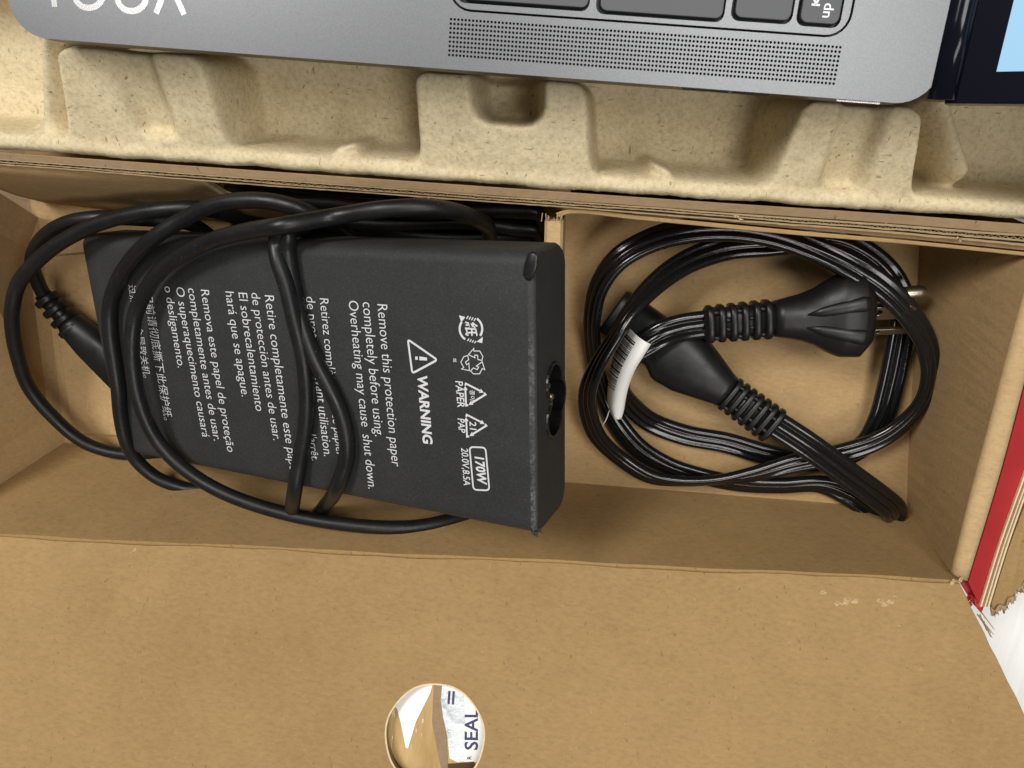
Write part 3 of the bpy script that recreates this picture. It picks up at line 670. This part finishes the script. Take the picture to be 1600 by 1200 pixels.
# ------------------------------------------------------------------ power adapter
AC = V(-77.85, -65.98, 45.06); ax_, ay_, az_ = .0247, -.347, .0805; AL, AW, AT = 171.9, 81.9, 24.2
AM = np.array((Matrix.Rotation(az_, 3, 'Z') @ Matrix.Rotation(ay_, 3, 'Y') @ Matrix.Rotation(ax_, 3, 'X')))
aX, aY, aZ = AM[:, 0], AM[:, 1], AM[:, 2]
AC = AC-aX*2.5
adp = thing('power_adapter', 'flat black power adapter in printed paper sleeve with matte cable wound around it', 'power adapter', tuple(AC-aX*80-aZ*12-V(0, 0, 1)))
def AP(px, py, off=0.0): return PP(px, py, AC+aZ*(AT/2+off), aZ)
def AL2(px, py): p = AP(px, py)-AC; return V(p@aX, p@aY)
# body: rounded section along the long axis, open at the socket end
def sect(w, h, rt, rb, n=6):
    out = []
    for sx, sy, a0, r in ((1, 1, 0, rt), (-1, 1, 90, rt), (-1, -1, 180, rb), (1, -1, 270, rb)):
        for i in range(n+1):
            a = math.radians(a0+90*i/n); out.append((sx*(w/2-r)+r*math.cos(a), sy*(h/2-r)+r*math.sin(a)))
    return out
xs_ = [-AL/2, -AL/2+.5, -AL/2+2.5]+list(np.linspace(-AL/2+8, AL/2-8, 24))+[AL/2-2.8, AL/2-2.0, AL/2-1.6, AL/2-.7, AL/2-.2, AL/2]
v = []; pale_edge = []
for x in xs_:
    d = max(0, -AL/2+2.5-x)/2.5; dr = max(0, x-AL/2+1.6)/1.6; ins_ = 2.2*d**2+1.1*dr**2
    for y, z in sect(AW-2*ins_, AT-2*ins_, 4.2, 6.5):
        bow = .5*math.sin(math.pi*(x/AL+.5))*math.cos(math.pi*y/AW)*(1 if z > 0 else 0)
        v.append(AC+aX*x+aY*y+aZ*(z+bow*.6)); pale_edge.append((1.0 if y < 20 else .5) if (AL/2-1.8 < x < AL/2-.3 and z > AT/2-2.4) else 0.0)
n_ = 28; f = [[i*n_+j, i*n_+(j+1) % n_, (i+1)*n_+(j+1) % n_, (i+1)*n_+j] for i in range(len(xs_)-1) for j in range(n_)]+[list(range(n_))]
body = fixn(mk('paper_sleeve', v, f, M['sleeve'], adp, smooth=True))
at_ = body.data.color_attributes.new('pale_edge', 'FLOAT_COLOR', 'POINT')
for i, w in enumerate(pale_edge): at_.data[i].color = (w, w, w, 1)
# end panel with the clover-shaped socket cut out
EO = AC+aX*AL/2; eY, eZ = aY, aZ
sp_ = PP(867, 624, EO, aX)-EO; sy_, sz_ = sp_@eY, sp_@eZ
cir = [(-5.6, 1.0, 5.0), (5.6, 1.0, 5.0), (0, -2.3, 5.2)]
def clover(g=0.0, n=64):
    out = []
    for i in range(n):
        th = 2*math.pi*i/n; d = V(math.cos(th), math.sin(th)); best = 0
        for cx, cy, r in cir:
            c = V(cx, cy); b_ = d@c; disc = b_*b_-(c@c-(r+g)**2)
            if disc >= 0: best = max(best, b_+math.sqrt(disc))
        out.append((sy_+d[0]*best, sz_+d[1]*best))
    return out
plate('end_panel', [sect(AW-2.2, AT-2.2, 3.6, 5.8), clover()], EO, eY, eZ, 1.0, M['sleeve'], body)
cl = clover(-.02); nn = len(cl); v = [EO+eY*y+eZ*z-aX*dp_ for dp_ in (-.5, 11) for y, z in cl]+[EO+eY*y+eZ*z+aX*.5 for y, z in clover(.9)]+[EO+eY*y+eZ*z+aX*.02 for y, z in clover(1.1)]
f = [[j, (j+1) % nn, nn+(j+1) % nn, nn+j] for j in range(nn)]+[[nn+j for j in range(nn)]]+[[j, (j+1) % nn, 2*nn+(j+1) % nn, 2*nn+j] for j in range(nn)]+[[2*nn+j, 2*nn+(j+1) % nn, 3*nn+(j+1) % nn, 3*nn+j] for j in range(nn)]
sock = fixn(mk('socket', v, f, M['black'], adp))
for cx, cy, r in cir:
    c = EO+eY*(sy_+cx*.75)+eZ*(sz_+cy*.9)
    loft('pin', c-aX*10.5, c-aX*1.2, aZ, [(0, 1.2, 1.2, 2), (.93, 1.2, 1.2, 2), (1, .7, .7, 2)], M['nickel'], sock, n=12)
# pill-shaped gap in the folded paper corner and the small torn corner
pc = AP(833, 400, .25); pe = AP(825, 434, .35)
loft('fold_gap', pc+(pc-pe)*.2, pe+(pe-pc)*.1, aZ, [(0, .5, .3, 2), (.12, 1.5, .6, 2), (.5, 1.8, .75, 2), (.88, 1.5, .6, 2), (1, .6, .3, 2)], M['plug'], body)
sc_ = AC+aX*(AL/2-1)-aY*(AW/2-1)+aZ*(AT/2-2)
mb = MB()
for i in range(6):
    a = sc_+aX*rng.uniform(-2.5, 1.2)+aY*rng.uniform(-.3, 1.5)+aZ*rng.uniform(-1, 1); d = unit(-aY*1.0+aX*rng.normal(0, .4)+aZ*rng.normal(.3, .3))*rng.uniform(1.0, 2.1); w = unit(np.cross(d, aZ))*rng.uniform(.5, .9)
    mb.add([a-w, a+w, a+d, a-aZ*.8], [[0, 1, 2], [0, 3, 1], [1, 3, 2], [2, 3, 0]])
mb.build('torn_corner', M['sleeve'], body)
# printing
PR = .9*.1
def surf(y_, x_): return .3*math.sin(math.pi*(x_/AL+.5))*math.cos(math.pi*y_/AW)+.09
def A3(x_, y_): return AC+aX*x_+aY*y_+aZ*(AT/2+surf(y_, x_))
def aline(s, p0, p1, bold=-.006, name='printed_line', hs=1.2):
    a, b_ = AL2(*p0), AL2(*p1); v, f = textmesh(s, bold); w_ = v[:, 0].max(); L_ = abs(a[1]-b_[1]); sc = L_/w_; sk_ = (b_[0]-a[0])/L_
    mk(name, [A3(a[0]+y*sc*hs+sk_*x*sc, a[1]-x*sc) for x, y, _ in v], f, M['print'], body)
for s, p0, p1 in (
    ('Remove this protection paper', (590, 473), (613, 727)), ('completely before using.', (567, 470.5), (587, 681)), ('Overheating may cause  shut down.', (545, 468), (576, 763)),
    ('Retirez complètement ce papier', (500, 464), (527, 712)), ('de protection avant utilisation.', (478.5, 462), (507, 712)), ("La surchauffe peut provoquer l'arrêt.", (459, 460), (488, 719)),
    ('Retire completamente este papel', (414, 459), (454, 738)), ('de protección antes de usar.', (393, 456), (428, 687)), ('El sobrecalentamiento', (373, 455), (401, 641)), ('hará que se apague.', (352.5, 453.5), (379, 619)),
    ('Remova este papel de proteção', (314, 450.5), (356, 705)), ('completamente antes de usar.', (294, 449), (335, 688)), ('O superaquecimento causará', (275, 447), (317, 682)), ('o desligamento.', (257, 446), (279, 574)),
    ('使用前请彻底撕下此保护纸。', (222, 436), (258, 656)), ('过热可能会导致关机。', (201, 444), (226, 590))):
    aline(s, p0, p1)
aline('WARNING', (653, 586), (662, 692), .03, hs=1.05); aline('PAPER', (712, 594), (715.5, 636), .012); aline('PAP', (715.5, 652.5), (717.5, 675), .012)
aline('170W', (742, 710), (747, 755), .03); aline('20.0V,8.5A', (721, 699), (725, 758), .008)
def amark(strokes, name='printed_symbol'):
    mb = MB()
    for pts, w, cl_ in strokes:
        v, f = stroke([AL2(*p) for p in pts], w, V(0, 0, 0), V(1, 0, 0), V(0, 1, 0), V(0, 0, 1), 0, cl_)
        mb.add([A3(p[0], p[1]) for p in v], f)
    mk(name, mb.v, mb.f, M['print'], body)
def afill(polys, name='printed_symbol'):
    mb = MB()
    for pts in polys: mb.add([A3(*AL2(*p)) for p in pts], [list(range(len(pts)))])
    mk(name, mb.v, mb.f, M['print'], body)
def rpoly(pts, r, n=4):       # rounded polygon
    out = []; m_ = len(pts); pts = [V(*p) for p in pts]
    for i in range(m_):
        p, a, b_ = pts[i], unit(pts[i-1]-pts[i]), unit(pts[(i+1) % m_]-pts[i])
        for k in range(n+1):
            t = k/n; out.append((1-t)**2*(p+a*r)+2*t*(1-t)*p+t*t*(p+b_*r))
    return out
amark([(rpoly([(638, 530), (684, 562), (645, 583)], 5), .62, True)])
afill([[(656, 556.5), (668, 558.5), (668, 563), (656, 562.5)], [(649.5, 556.5), (653.5, 557), (653.5, 562), (649.5, 561.5)]])
amark([(rpoly([(734, 698), (759, 699), (765, 766), (740, 765)], 6), .5, True)], 'printed_frame')
C6 = lambda pts: [(640+x/3.636, 460+y/3.636) for x, y in pts]
# circular paper mark
def arc6(cx, cy, rx, ry, a0, a1, n=14): return C6([(cx+rx*math.cos(math.radians(a0+(a1-a0)*i/n)), cy+ry*math.sin(math.radians(a0+(a1-a0)*i/n))) for i in range(n+1)])
amark([(arc6(350, 195, 64, 68, 120, 215), .62, False), (arc6(350, 195, 64, 68, -58, 35), .62, False)]+[(C6([(335+k*14, 122+k*4), (325+k*14, 138+k*4)]), .3, False) for k in range(4)]+[(C6([(340+k*13, 250+k*5), (330+k*13, 264+k*4)]), .3, False) for k in range(4)])
afill([C6([(282, 118), (318, 128), (296, 158)]), C6([(382, 268), (418, 240), (414, 276)])])
def achar(s, c, size, bold=.02):
    v, f = textmesh(s, bold); v = v-np.array([(v[:, 0].max()+v[:, 0].min())/2, (v[:, 1].max()+v[:, 1].min())/2, 0]); o_ = AL2(*c)
    sc = size/max(np.ptp(v[:, 0]), np.ptp(v[:, 1])); mk('printed_symbol', [A3(o_[0]+y*sc, o_[1]-x*sc) for x, y, _ in v], f, M['print'], body)
achar('紙', C6([(352, 196)])[0], 4.0); achar('종이', C6([(358, 572)])[0], 3.0, .01); achar('21', C6([(362, 745)])[0], 2.4, .012); achar('紙', C6([(259, 373)])[0], 1.1)
# outlined recycling loop: three bent arrows
tri = []
for k in range(3):
    a0 = 120*k-8; ca, sa = math.cos(math.radians(a0)), math.sin(math.radians(a0))
    loc = [(-8, 62), (26, 66), (46, 40), (58, 48), (50, 4), (14, 22), (26, 30), (16, 42), (-4, 30), (-22, 44)]
    tri.append((C6([(364+(x*ca-y*sa)*1.0, 385+(x*sa+y*ca)*1.05) for x, y in loc]), .26, True))
amark(tri)
for tx, ty in ((375, 565), (380, 742)):
    pts = [V(-58, -62), V(62, 0), V(-52, 70)]; st = []; ar = []
    for k in range(3):
        a, b_ = pts[k], pts[(k+1) % 3]; d = unit(b_-a); nn = V(-d[1], d[0]); s0, s1 = a+d*26, b_-d*22
        c0 = a+unit(pts[k-1]-a)*14
        st.append((C6([tuple(c0+V(tx, ty)), tuple(a+d*5+V(tx, ty)), tuple(s1-d*14+V(tx, ty))]), .55, False)); ar.append(C6([tuple(s1-d*18+nn*13+V(tx, ty)), tuple(s1+d*6+V(tx, ty)), tuple(s1-d*18-nn*13+V(tx, ty))]))
    amark(st); afill(ar)

# cable of the adapter
def mixpath(spec): return np.array([AP(p[0], p[1], p[3]) if p[2] == 'a' else P(*p[:3]) for p in spec])
RC = 2.5
S1 = [(700, 440, 14), (752, 395, 20), (766, 362, 34), (742, 341, 50), (680, 326, 61), (600, 328, 64), (520, 339, 62), (440, 352, 'a', 8), (397, 358, 'a', 7.5), (340, 372, 'a', 7), (297, 392, 'a', 6.5), (256, 420, 'a', 6), (228, 456, 'a', 6), (211, 493, 'a', 6.5), (205, 533, 'a', 7.5), (207, 580, 'a', 8), (220, 635, 'a', 8), (248, 690, 'a', 6), (292, 734, 'a', 4), (350, 770, 44), (430, 799, 44), (510, 816, 42), (590, 824, 40), (650, 822, 36), (700, 812, 31), (760, 790, 22), (800, 740, 12)]
S2 = [(560, 420, 18), (545, 372, 34), (505, 343, 50), (470, 326, 55), (440, 317, 55), (397, 313, 54), (340, 320, 52), (286, 344, 49), (241, 371, 'a', 5.5), (205, 404, 'a', 4), (182, 441, 'a', 3.2), (172, 478, 'a', 2.8), (173, 517, 'a', 2.7), (179, 560, 'a', 2.6), (185, 605, 'a', 2.6), (188, 650, 'a', 2.2), (196, 690, 29), (213, 720, 26), (245, 746, 23), (290, 762, 20), (326, 766, 18), (352, 772, 13), (382, 768, 7), (425, 735, 4)]
S3 = [(420, 400, 12), (380, 345, 26), (320, 327, 38), (263, 328, 41), (198, 338, 40), (142, 354, 38), (85, 384, 35), (51, 413, 33), (29, 443, 31), (21, 478, 30), (21, 512, 28), (28, 555, 25), (45, 606, 21), (80, 650, 17), (132, 692, 12), (188, 708, 8), (240, 706, 4.5), (310, 690, 3.5)]
S4 = [(74, 472, 13), (58, 442, 17), (49, 413, 21), (56, 386, 25), (78, 362, 29), (110, 347, 32), (155, 341, 33), (220, 343, 30), (300, 352, 22), (360, 400, 8)]
S5 = [(520, 372, 30), (478, 352, 50), (444, 352, 'a', 3.2), (433, 380, 'a', 3.6), (437, 408, 'a', 4.6), (448, 444, 'a', 4.8), (460, 500, 'a', 4.4), (473, 560, 'a', 3.4), (478, 620, 'a', 2.7), (476, 668, 'a', 2.6), (468, 720, 'a', 2.6), (461, 768, 'a', 2.6), (456, 800, 36), (452, 800, 26), (450, 780, 14)]
S6 = [(500, 368, 30), (470, 358, 50), (452, 366, 'a', 2.6), (449, 392, 'a', 2.6), (454, 430, 'a', 2.5), (461, 466, 'a', 2.5), (470, 500, 'a', 2.6), (489, 552, 'a', 2.6), (512, 597, 'a', 2.6), (532, 641, 'a', 2.6), (542, 686, 'a', 2.6), (540, 722, 'a', 2.6), (524, 764, 'a', 2.6), (506, 790, 38), (497, 800, 28), (490, 785, 15)]
for sp in (S1, S2, S3, S4, S5, S6):
    cp = catmull(mixpath(sp), 9); tt = np.arange(len(cp))
    cp = cp+np.stack([.22*np.sin(tt*.09+k+len(cp)) for k in (0, 1.7, 3.1)], -1)
    sweep('cable', cp, circ(RC, 16), M['cable'], adp)
# extra cable turns, invented to fill the strip behind the adapter with black
for k_, (y_, z_, w_) in enumerate(((-14, 4, 0), (-20.5, 4.5, 1), (-27, 4, 2), (-33.5, 5, .5), (-17, 10.5, 3), (-24, 11, 1.4), (-30.5, 11.5, 2.2), (-13.5, 17, .8), (-20.5, 18, 2.7), (-15, 24.5, 1.9))):
    q_ = [V(x, y_+1.1*math.sin(x*.05+w_)+.6*math.sin(x*.11+2*w_), z_+.5*math.sin(x*.07+w_)) for x in np.linspace(-112, -9, 14)]
    q_ = [q_[0]+V(-9, -7-.3*y_, -z_*.4)]+q_+[q_[-1]+V(2, -6, -z_*.3)]
    sweep('cable', catmull(q_, 5), circ(RC, 12), M['cable'], adp)
# strain relief where the cable leaves the adapter
b0, b1, b2 = P(66, 459, 14), P(122, 520, 12), P(196, 588, 12)
loft('relief_body', P(104, 500, 12.5), b2, V(0, 0, 1), [(0, 4.2, 4.0, 2), (.10, 5.4, 4.8, 2.2), (.4, 6.6, 5.2, 2.4), (1, 7.2, 5.4, 2.6)], M['plug'], adp)
core = loft('relief_core', b0, b1, V(0, 0, 1), [(0, 3.0, 3.0, 2), (1, 3.6, 3.6, 2)], M['plug'], adp)
for k in range(4):
    c0 = b0+(b1-b0)*(.08+.24*k); c1 = b0+(b1-b0)*(.22+.24*k); r_ = 4.3+.34*k
    loft('rib', c0, c1, V(0, 0, 1), [(0, r_-.4, r_-.4, 2.6), (.2, r_, r_, 2.6), (.8, r_, r_, 2.6), (1, r_-.4, r_-.4, 2.6)], M['plug'], core)

# ------------------------------------------------------------------ power cord
pc_ = thing('mains_lead', 'coiled glossy black mains cord with three prong plug and white barcode tag', 'power cord', tuple(P(1180, 560, 0)))
tw = lambda a: math.radians(a)
CP = [(1200, 655, 23, 0), (1260, 694, 23, 0), (1330, 745, 21, 5), (1375, 778, 19, 8), (1396, 796, 15, 8), (1396, 806, 10, 5), (1370, 800, 6, 0), (1330, 775, 5, 20), (1284, 757, 5, 35), (1220, 759, 5, 40), (1156, 756, 5, 40), (1084, 741, 5, 40), (1041, 727, 5, 35), (999, 702, 5, 30), (969, 668, 5, 35), (946, 625, 6, 50), (932, 575, 9, 60), (926, 535, 12, 65), (925, 498, 15, 65), (936, 447, 18, 60), (966, 405, 20, 50), (1016, 376, 21, 45), (1071, 361, 22, 40), (1135, 357, 22, 40), (1203, 366, 22, 40), (1262, 385, 22, 38), (1326, 414, 23, 30), (1381, 449, 23, 25), (1424, 495, 21, 30), (1449, 541, 18, 35), (1454, 583, 16, 40), (1442, 626, 14, 40), (1409, 664, 12, 35), (1369, 690, 11, 30), (1305, 711, 10.5, 25), (1241, 724, 10, 25), (1177, 741, 10, 40), (1118, 750, 10, 60), (1067, 752, 10, 60), (1016, 745, 11, 50), (966, 714, 12, 50), (933, 681, 15, 50), (919, 643, 19, 55), (919, 609, 23, 65), (934, 570, 26, 75), (958, 530, 27, 80), (984, 488, 25, 75), (1022, 446, 20, 60), (1072, 410, 15, 45), (1135, 387, 12, 35), (1203, 380, 11, 30), (1262, 374, 10, 30), (1310, 376, 10, 30), (1358, 399, 10, 30), (1391, 430, 10, 25), (1408, 464, 9, 20), (1410, 500, 8, 10), (1402, 554, 7, 5), (1390, 609, 6, 5), (1376, 655, 5, 8), (1352, 694, 4.5, 15), (1310, 716, 4, 20), (1250, 720, 4, 25), (1190, 708, 4, 25), (1135, 692, 4, 25), (1071, 680, 4.5, 25), (1016, 659, 6, 30), (984, 631, 10, 40), (970, 604, 15, 55), (975, 578, 19, 65), (990, 553, 22, 55), (1012, 536, 23, 35), (1036, 522, 23, 20), (1067, 512, 22, 5), (1108, 506, 21, 0)]
path4 = np.array([list(P(a, b_, c))+[tw(d)*30] for a, b_, c, d in CP])
pf = catmull(path4, 7); path, twist = pf[:, :3], pf[:, 3]/30
def ribbon(r=1.66, n=9):
    out = []; d = r*1.96
    for k, (c, a0, a1) in enumerate(((d, -158, 158), (0, 22, 158), (-d, 22, 338), (0, 202, 338))):
        for i in range(n+1): a = math.radians(a0+(a1-a0)*i/n); out.append((c+r*math.cos(a), r*math.sin(a)))
    return out
sweep('cord', path, ribbon(), M['cord'], pc_, twist=twist)
# connector that fits the adapter socket
c0, c1, c2 = P(958, 485, 9), P(1136, 612, 18), P(1212, 668, 23)
con = loft('connector', c0, c1, V(0, 0, 1), [(0, 8.6, 6.6, 3.2), (.02, 9.0, 7.2, 3.2), (.42, 9.3, 7.4, 3.0), (.5, 11.6, 8.2, 2.8), (.54, 11.9, 8.4, 2.7), (.68, 11.2, 8.2, 2.5), (.84, 8.6, 7.4, 2.3), (.96, 6.6, 6.4, 2.2), (1, 6.2, 6.0, 2.2)], M['plug'], pc_)
cc = loft('strain_relief', c1-(c1-c0)*.02, c2, V(0, 0, 1), [(0, 5.6, 4.0, 2.6), (1, 5.6, 3.4, 2.8)], M['plug'], pc_)
for k in range(7):
    a, b_ = c1+(c2-c1)*(.03+.142*k), c1+(c2-c1)*(.115+.142*k); w, h_ = 6.6+.05*k, 5.9-.12*k
    loft('rib', a, b_, V(0, 0, 1), [(0, w-.35, h_-.35, 3.4), (.2, w, h_, 3.4), (.8, w, h_, 3.4), (1, w-.35, h_-.35, 3.4)], M['plug'], cc)
    for s_ in (-1, 1):
        if k < 6:
            sd = unit(np.cross(c2-c1, V(0, 0, 1))); m_ = b_+sd*s_*(2.6 if k % 2 else 4.4); d = (c2-c1)*.06
            loft('bridge', m_-d*.2, m_+d*1.2, V(0, 0, 1), [(0, 1.1, 5.2, 3), (1, 1.1, 5.2, 3)], M['plug'], cc, n=12)
# plug
d0, d1, d2 = P(1100, 507, 21), P(1208, 498, 21), P(1354, 491, 20)
pg = loft('plug_body', d1, d2, V(0, 0, 1), [(0, 6.0, 5.4, 2.4), (.08, 6.6, 5.8, 2.3), (.28, 8.0, 6.8, 2.2), (.42, 9.6, 7.2, 2.2), (.56, 12.2, 8.2, 2.3), (.66, 13.7, 9.0, 2.6), (.70, 14.1, 9.2, 2.8), (.89, 14.3, 9.2, 3.0), (.90, 14.1, 9.1, 3.0), (1.0, 10.4, 7.8, 3.0), (1.001, 10.0, 7.5, 3.0)], M['plug'], pc_)
for yo, zo, hw, hh, p_ in ((-5.0, 8.9, 1.3, 1.1, 2), (4.4, 8.8, 1.3, 1.0, 2)):     # moulded finger ridges on top
    sd = unit(np.cross(d2-d1, V(0, 0, 1))); a = d1+(d2-d1)*.30-sd*yo*.45+V(0, 0, 6.5); b_ = d1+(d2-d1)*.93-sd*yo*1.25+V(0, 0, zo+.2)
    loft('grip_ridge', a, b_, V(0, 0, 1), [(0, .3, .2, 2), (.25, 1.6, 1.0, 2), (.6, 2.4, 1.5, 2), (.9, 2.6, 1.3, 2), (1, 2.0, .6, 2)], M['plug'], pg)
dr = loft('strain_relief', d0, d1+(d2-d1)*.02, V(0, 0, 1), [(0, 5.4, 3.2, 2.8), (1, 5.4, 4.4, 2.4)], M['plug'], pc_)
for k in range(6):
    a, b_ = d0+(d1-d0)*(.03+.165*k), d0+(d1-d0)*(.125+.165*k); w, h_ = 6.4+.06*k, 5.0+.15*k
    loft('rib', a, b_, V(0, 0, 1), [(0, w-.35, h_-.35, 3.4), (.2, w, h_, 3.4), (.8, w, h_, 3.4), (1, w-.35, h_-.35, 3.4)], M['plug'], dr)
    if k < 5:
        for s_ in (-1, 1):
            sd = unit(np.cross(d1-d0, V(0, 0, 1))); m_ = b_+sd*s_*(1.6 if k % 2 else 4.4)
            loft('bridge', m_-(d1-d0)*.01, m_+(d1-d0)*.08, V(0, 0, 1), [(0, 1.1, 4.4, 3), (1, 1.1, 4.4, 3)], M['plug'], dr, n=12)
pxd = unit(d2-d1); psd = unit(np.cross(pxd, V(0, 0, 1)))
g0_ = P(1346, 466, 19)
loft('ground_prong', g0_, g0_+pxd*20.5+V(0, 1.6, 1.5), V(0, 0, 1), [(0, 2.3, 2.3, 2), (.88, 2.3, 2.3, 2), (.97, 1.7, 1.7, 2), (1, .8, .8, 2)], M['nickel'], pg)
for px, py, z_, bw in ((1346, 492, 21, 1.0), (1346, 521, 17, .45)):
    a = P(px, py, z_)
    # blade lying flat, with a drilled hole
    loops = [[(0, -3.0*bw), (15.5, -3.0*bw), (17.5, -1.8*bw), (17.5, 1.8*bw), (15.5, 3.0*bw), (0, 3.0*bw)], [(5.5+1.3*bw*math.cos(q_), .6*bw+1.3*bw*math.sin(q_)) for q_ in np.linspace(0, 2*math.pi, 16, endpoint=False)]]
    plate('blade', loops, a, pxd, unit((-psd if np.cross(pxd, -psd)[2] > 0 else psd)*.82+V(0, 0, .57)), 1.5, M['nickel'], pg, bev=.15)
# printing on the cord
# white tag folded over the cord
i0 = int(np.argmin(np.linalg.norm(path[-110:]-P(1006, 541, 23), axis=1)))+len(path)-110
i1 = int(np.argmin(np.linalg.norm(path[-110:]-P(969, 625, 13), axis=1)))+len(path)-110
TG = np.array([P(1009, 531, 24), P(996, 552, 24), P(983, 574, 22.5), P(973, 600, 20), P(967, 628, 18), P(965, 650, 17)]); tpth = catmull(TG, 8)
prof = [(-1.9, -5.5), (-2.2, -2), (-2.1, 1.0), (-1.6, 3.0), (0, 3.9), (1.4, 3.7), (2.8, 2.6), (4.0, .5), (5.4, -3.5), (6.6, -8)]
t__, sd_, up_ = frames(tpth); tw_side = 1
v = []
# make sure +side of the profile is the west side (barcode flap)
sgn = -1 if sd_[10][0] > 0 else 1
for i in range(len(tpth)):
    s = i/(len(tpth)-1); shr = 1 if s < .82 else 1-.35*((s-.82)/.18)**2; fl = max(0, 1-max(0, s-.15)*1.1)
    for (a, b_) in prof:
        aa, bb = (a, b_) if a <= 1.6 else (1.6+(a-1.6)*(.25+.75*fl), 3.7+(b_-3.7)*(.35+.65*fl))
        v.append(tpth[i]+sd_[i]*sgn*aa*shr+V(0, 0, 1)*bb)
n_ = len(prof); f = [[i*n_+j, i*n_+j+1, (i+1)*n_+j+1, (i+1)*n_+j] for i in range(len(tpth)-1) for j in range(n_-1)]
tag = fixn(mk('barcode_tag', v, f, M['white'], pc_, smooth=True)); md = tag.modifiers.new('s', 'SOLIDIFY'); md.thickness = .22*MM; md.offset = 0
vv_ = np.array(v).reshape(len(tpth), n_, 3)
mb = MB(); pos = 3.0
while pos < 26:
    w = random.choice((.35, .35, .6, .9)); i = int(pos); fr_ = pos-i; i2 = min(i+1, len(tpth)-1)
    def pt(s, j): ii = int(s); ff = s-ii; return vv_[ii, j]*(1-ff)+vv_[min(ii+1, len(tpth)-1), j]*ff
    out_ = V(-1, 0, .6)*.28
    quad = []
    for j in (6, 7, 8, 9): quad.append((pt(pos, j)+out_, pt(min(pos+w, 38), j)+out_))
    vq = [p for pr in quad for p in pr]; mb.add(vq, [[k*2, k*2+1, k*2+3, k*2+2] for k in range(3)]); pos += w+random.choice((.4, .5, .8))
mk('barcode', mb.v, mb.f, M['ink'], tag)
th_ = catmull([tpth[-8]+V(-2.5, -1, -2), P(947, 655, 14), P(941, 664, 12), P(937, 669, 11)], 5)
sweep('backing_strip', th_, [(-.15, -.5), (.15, -.5), (.15, .5), (-.15, .5)], M['white'], tag)
# white lettering moulded along the upright run of the cord
i0 = int(np.argmin(np.linalg.norm(path-P(1411, 505, 8), axis=1))); i1 = int(np.argmin(np.linalg.norm(path-P(1390, 612, 6), axis=1)))
t__, sd_, up_ = frames(path, twist); seg = np.arange(i0, i1); cum = np.concatenate([[0], np.cumsum(np.linalg.norm(np.diff(path[seg], axis=0), axis=1))])
def alongcord(s, side, h_):
    k = np.interp(s, cum, np.arange(len(seg))); a = int(k); b2_ = min(a+1, len(seg)-1); fr_ = k-a; i, j = seg[a], seg[b2_]
    c = path[i]*(1-fr_)+path[j]*fr_; sd = sd_[i]*(1-fr_)+sd_[j]*fr_; u_ = up_[i]*(1-fr_)+up_[j]*fr_
    return c+sd*side+u_*h_
east = 1 if sd_[seg[3]][0] > 0 else -1
vt_, ft_ = textmesh('E005 18 2009 VDE'); sc = (cum[-1]-1)/vt_[:, 0].max()*.98; sc = min(sc, 2.0)
mk('cord_lettering', [alongcord(1+x*sc, east*(3.1-.55+y*sc*.75), 1.50) for x, y, _ in vt_], ft_, newmat('grey_lettering', (.22, .22, .22), .6)[0], pc_)
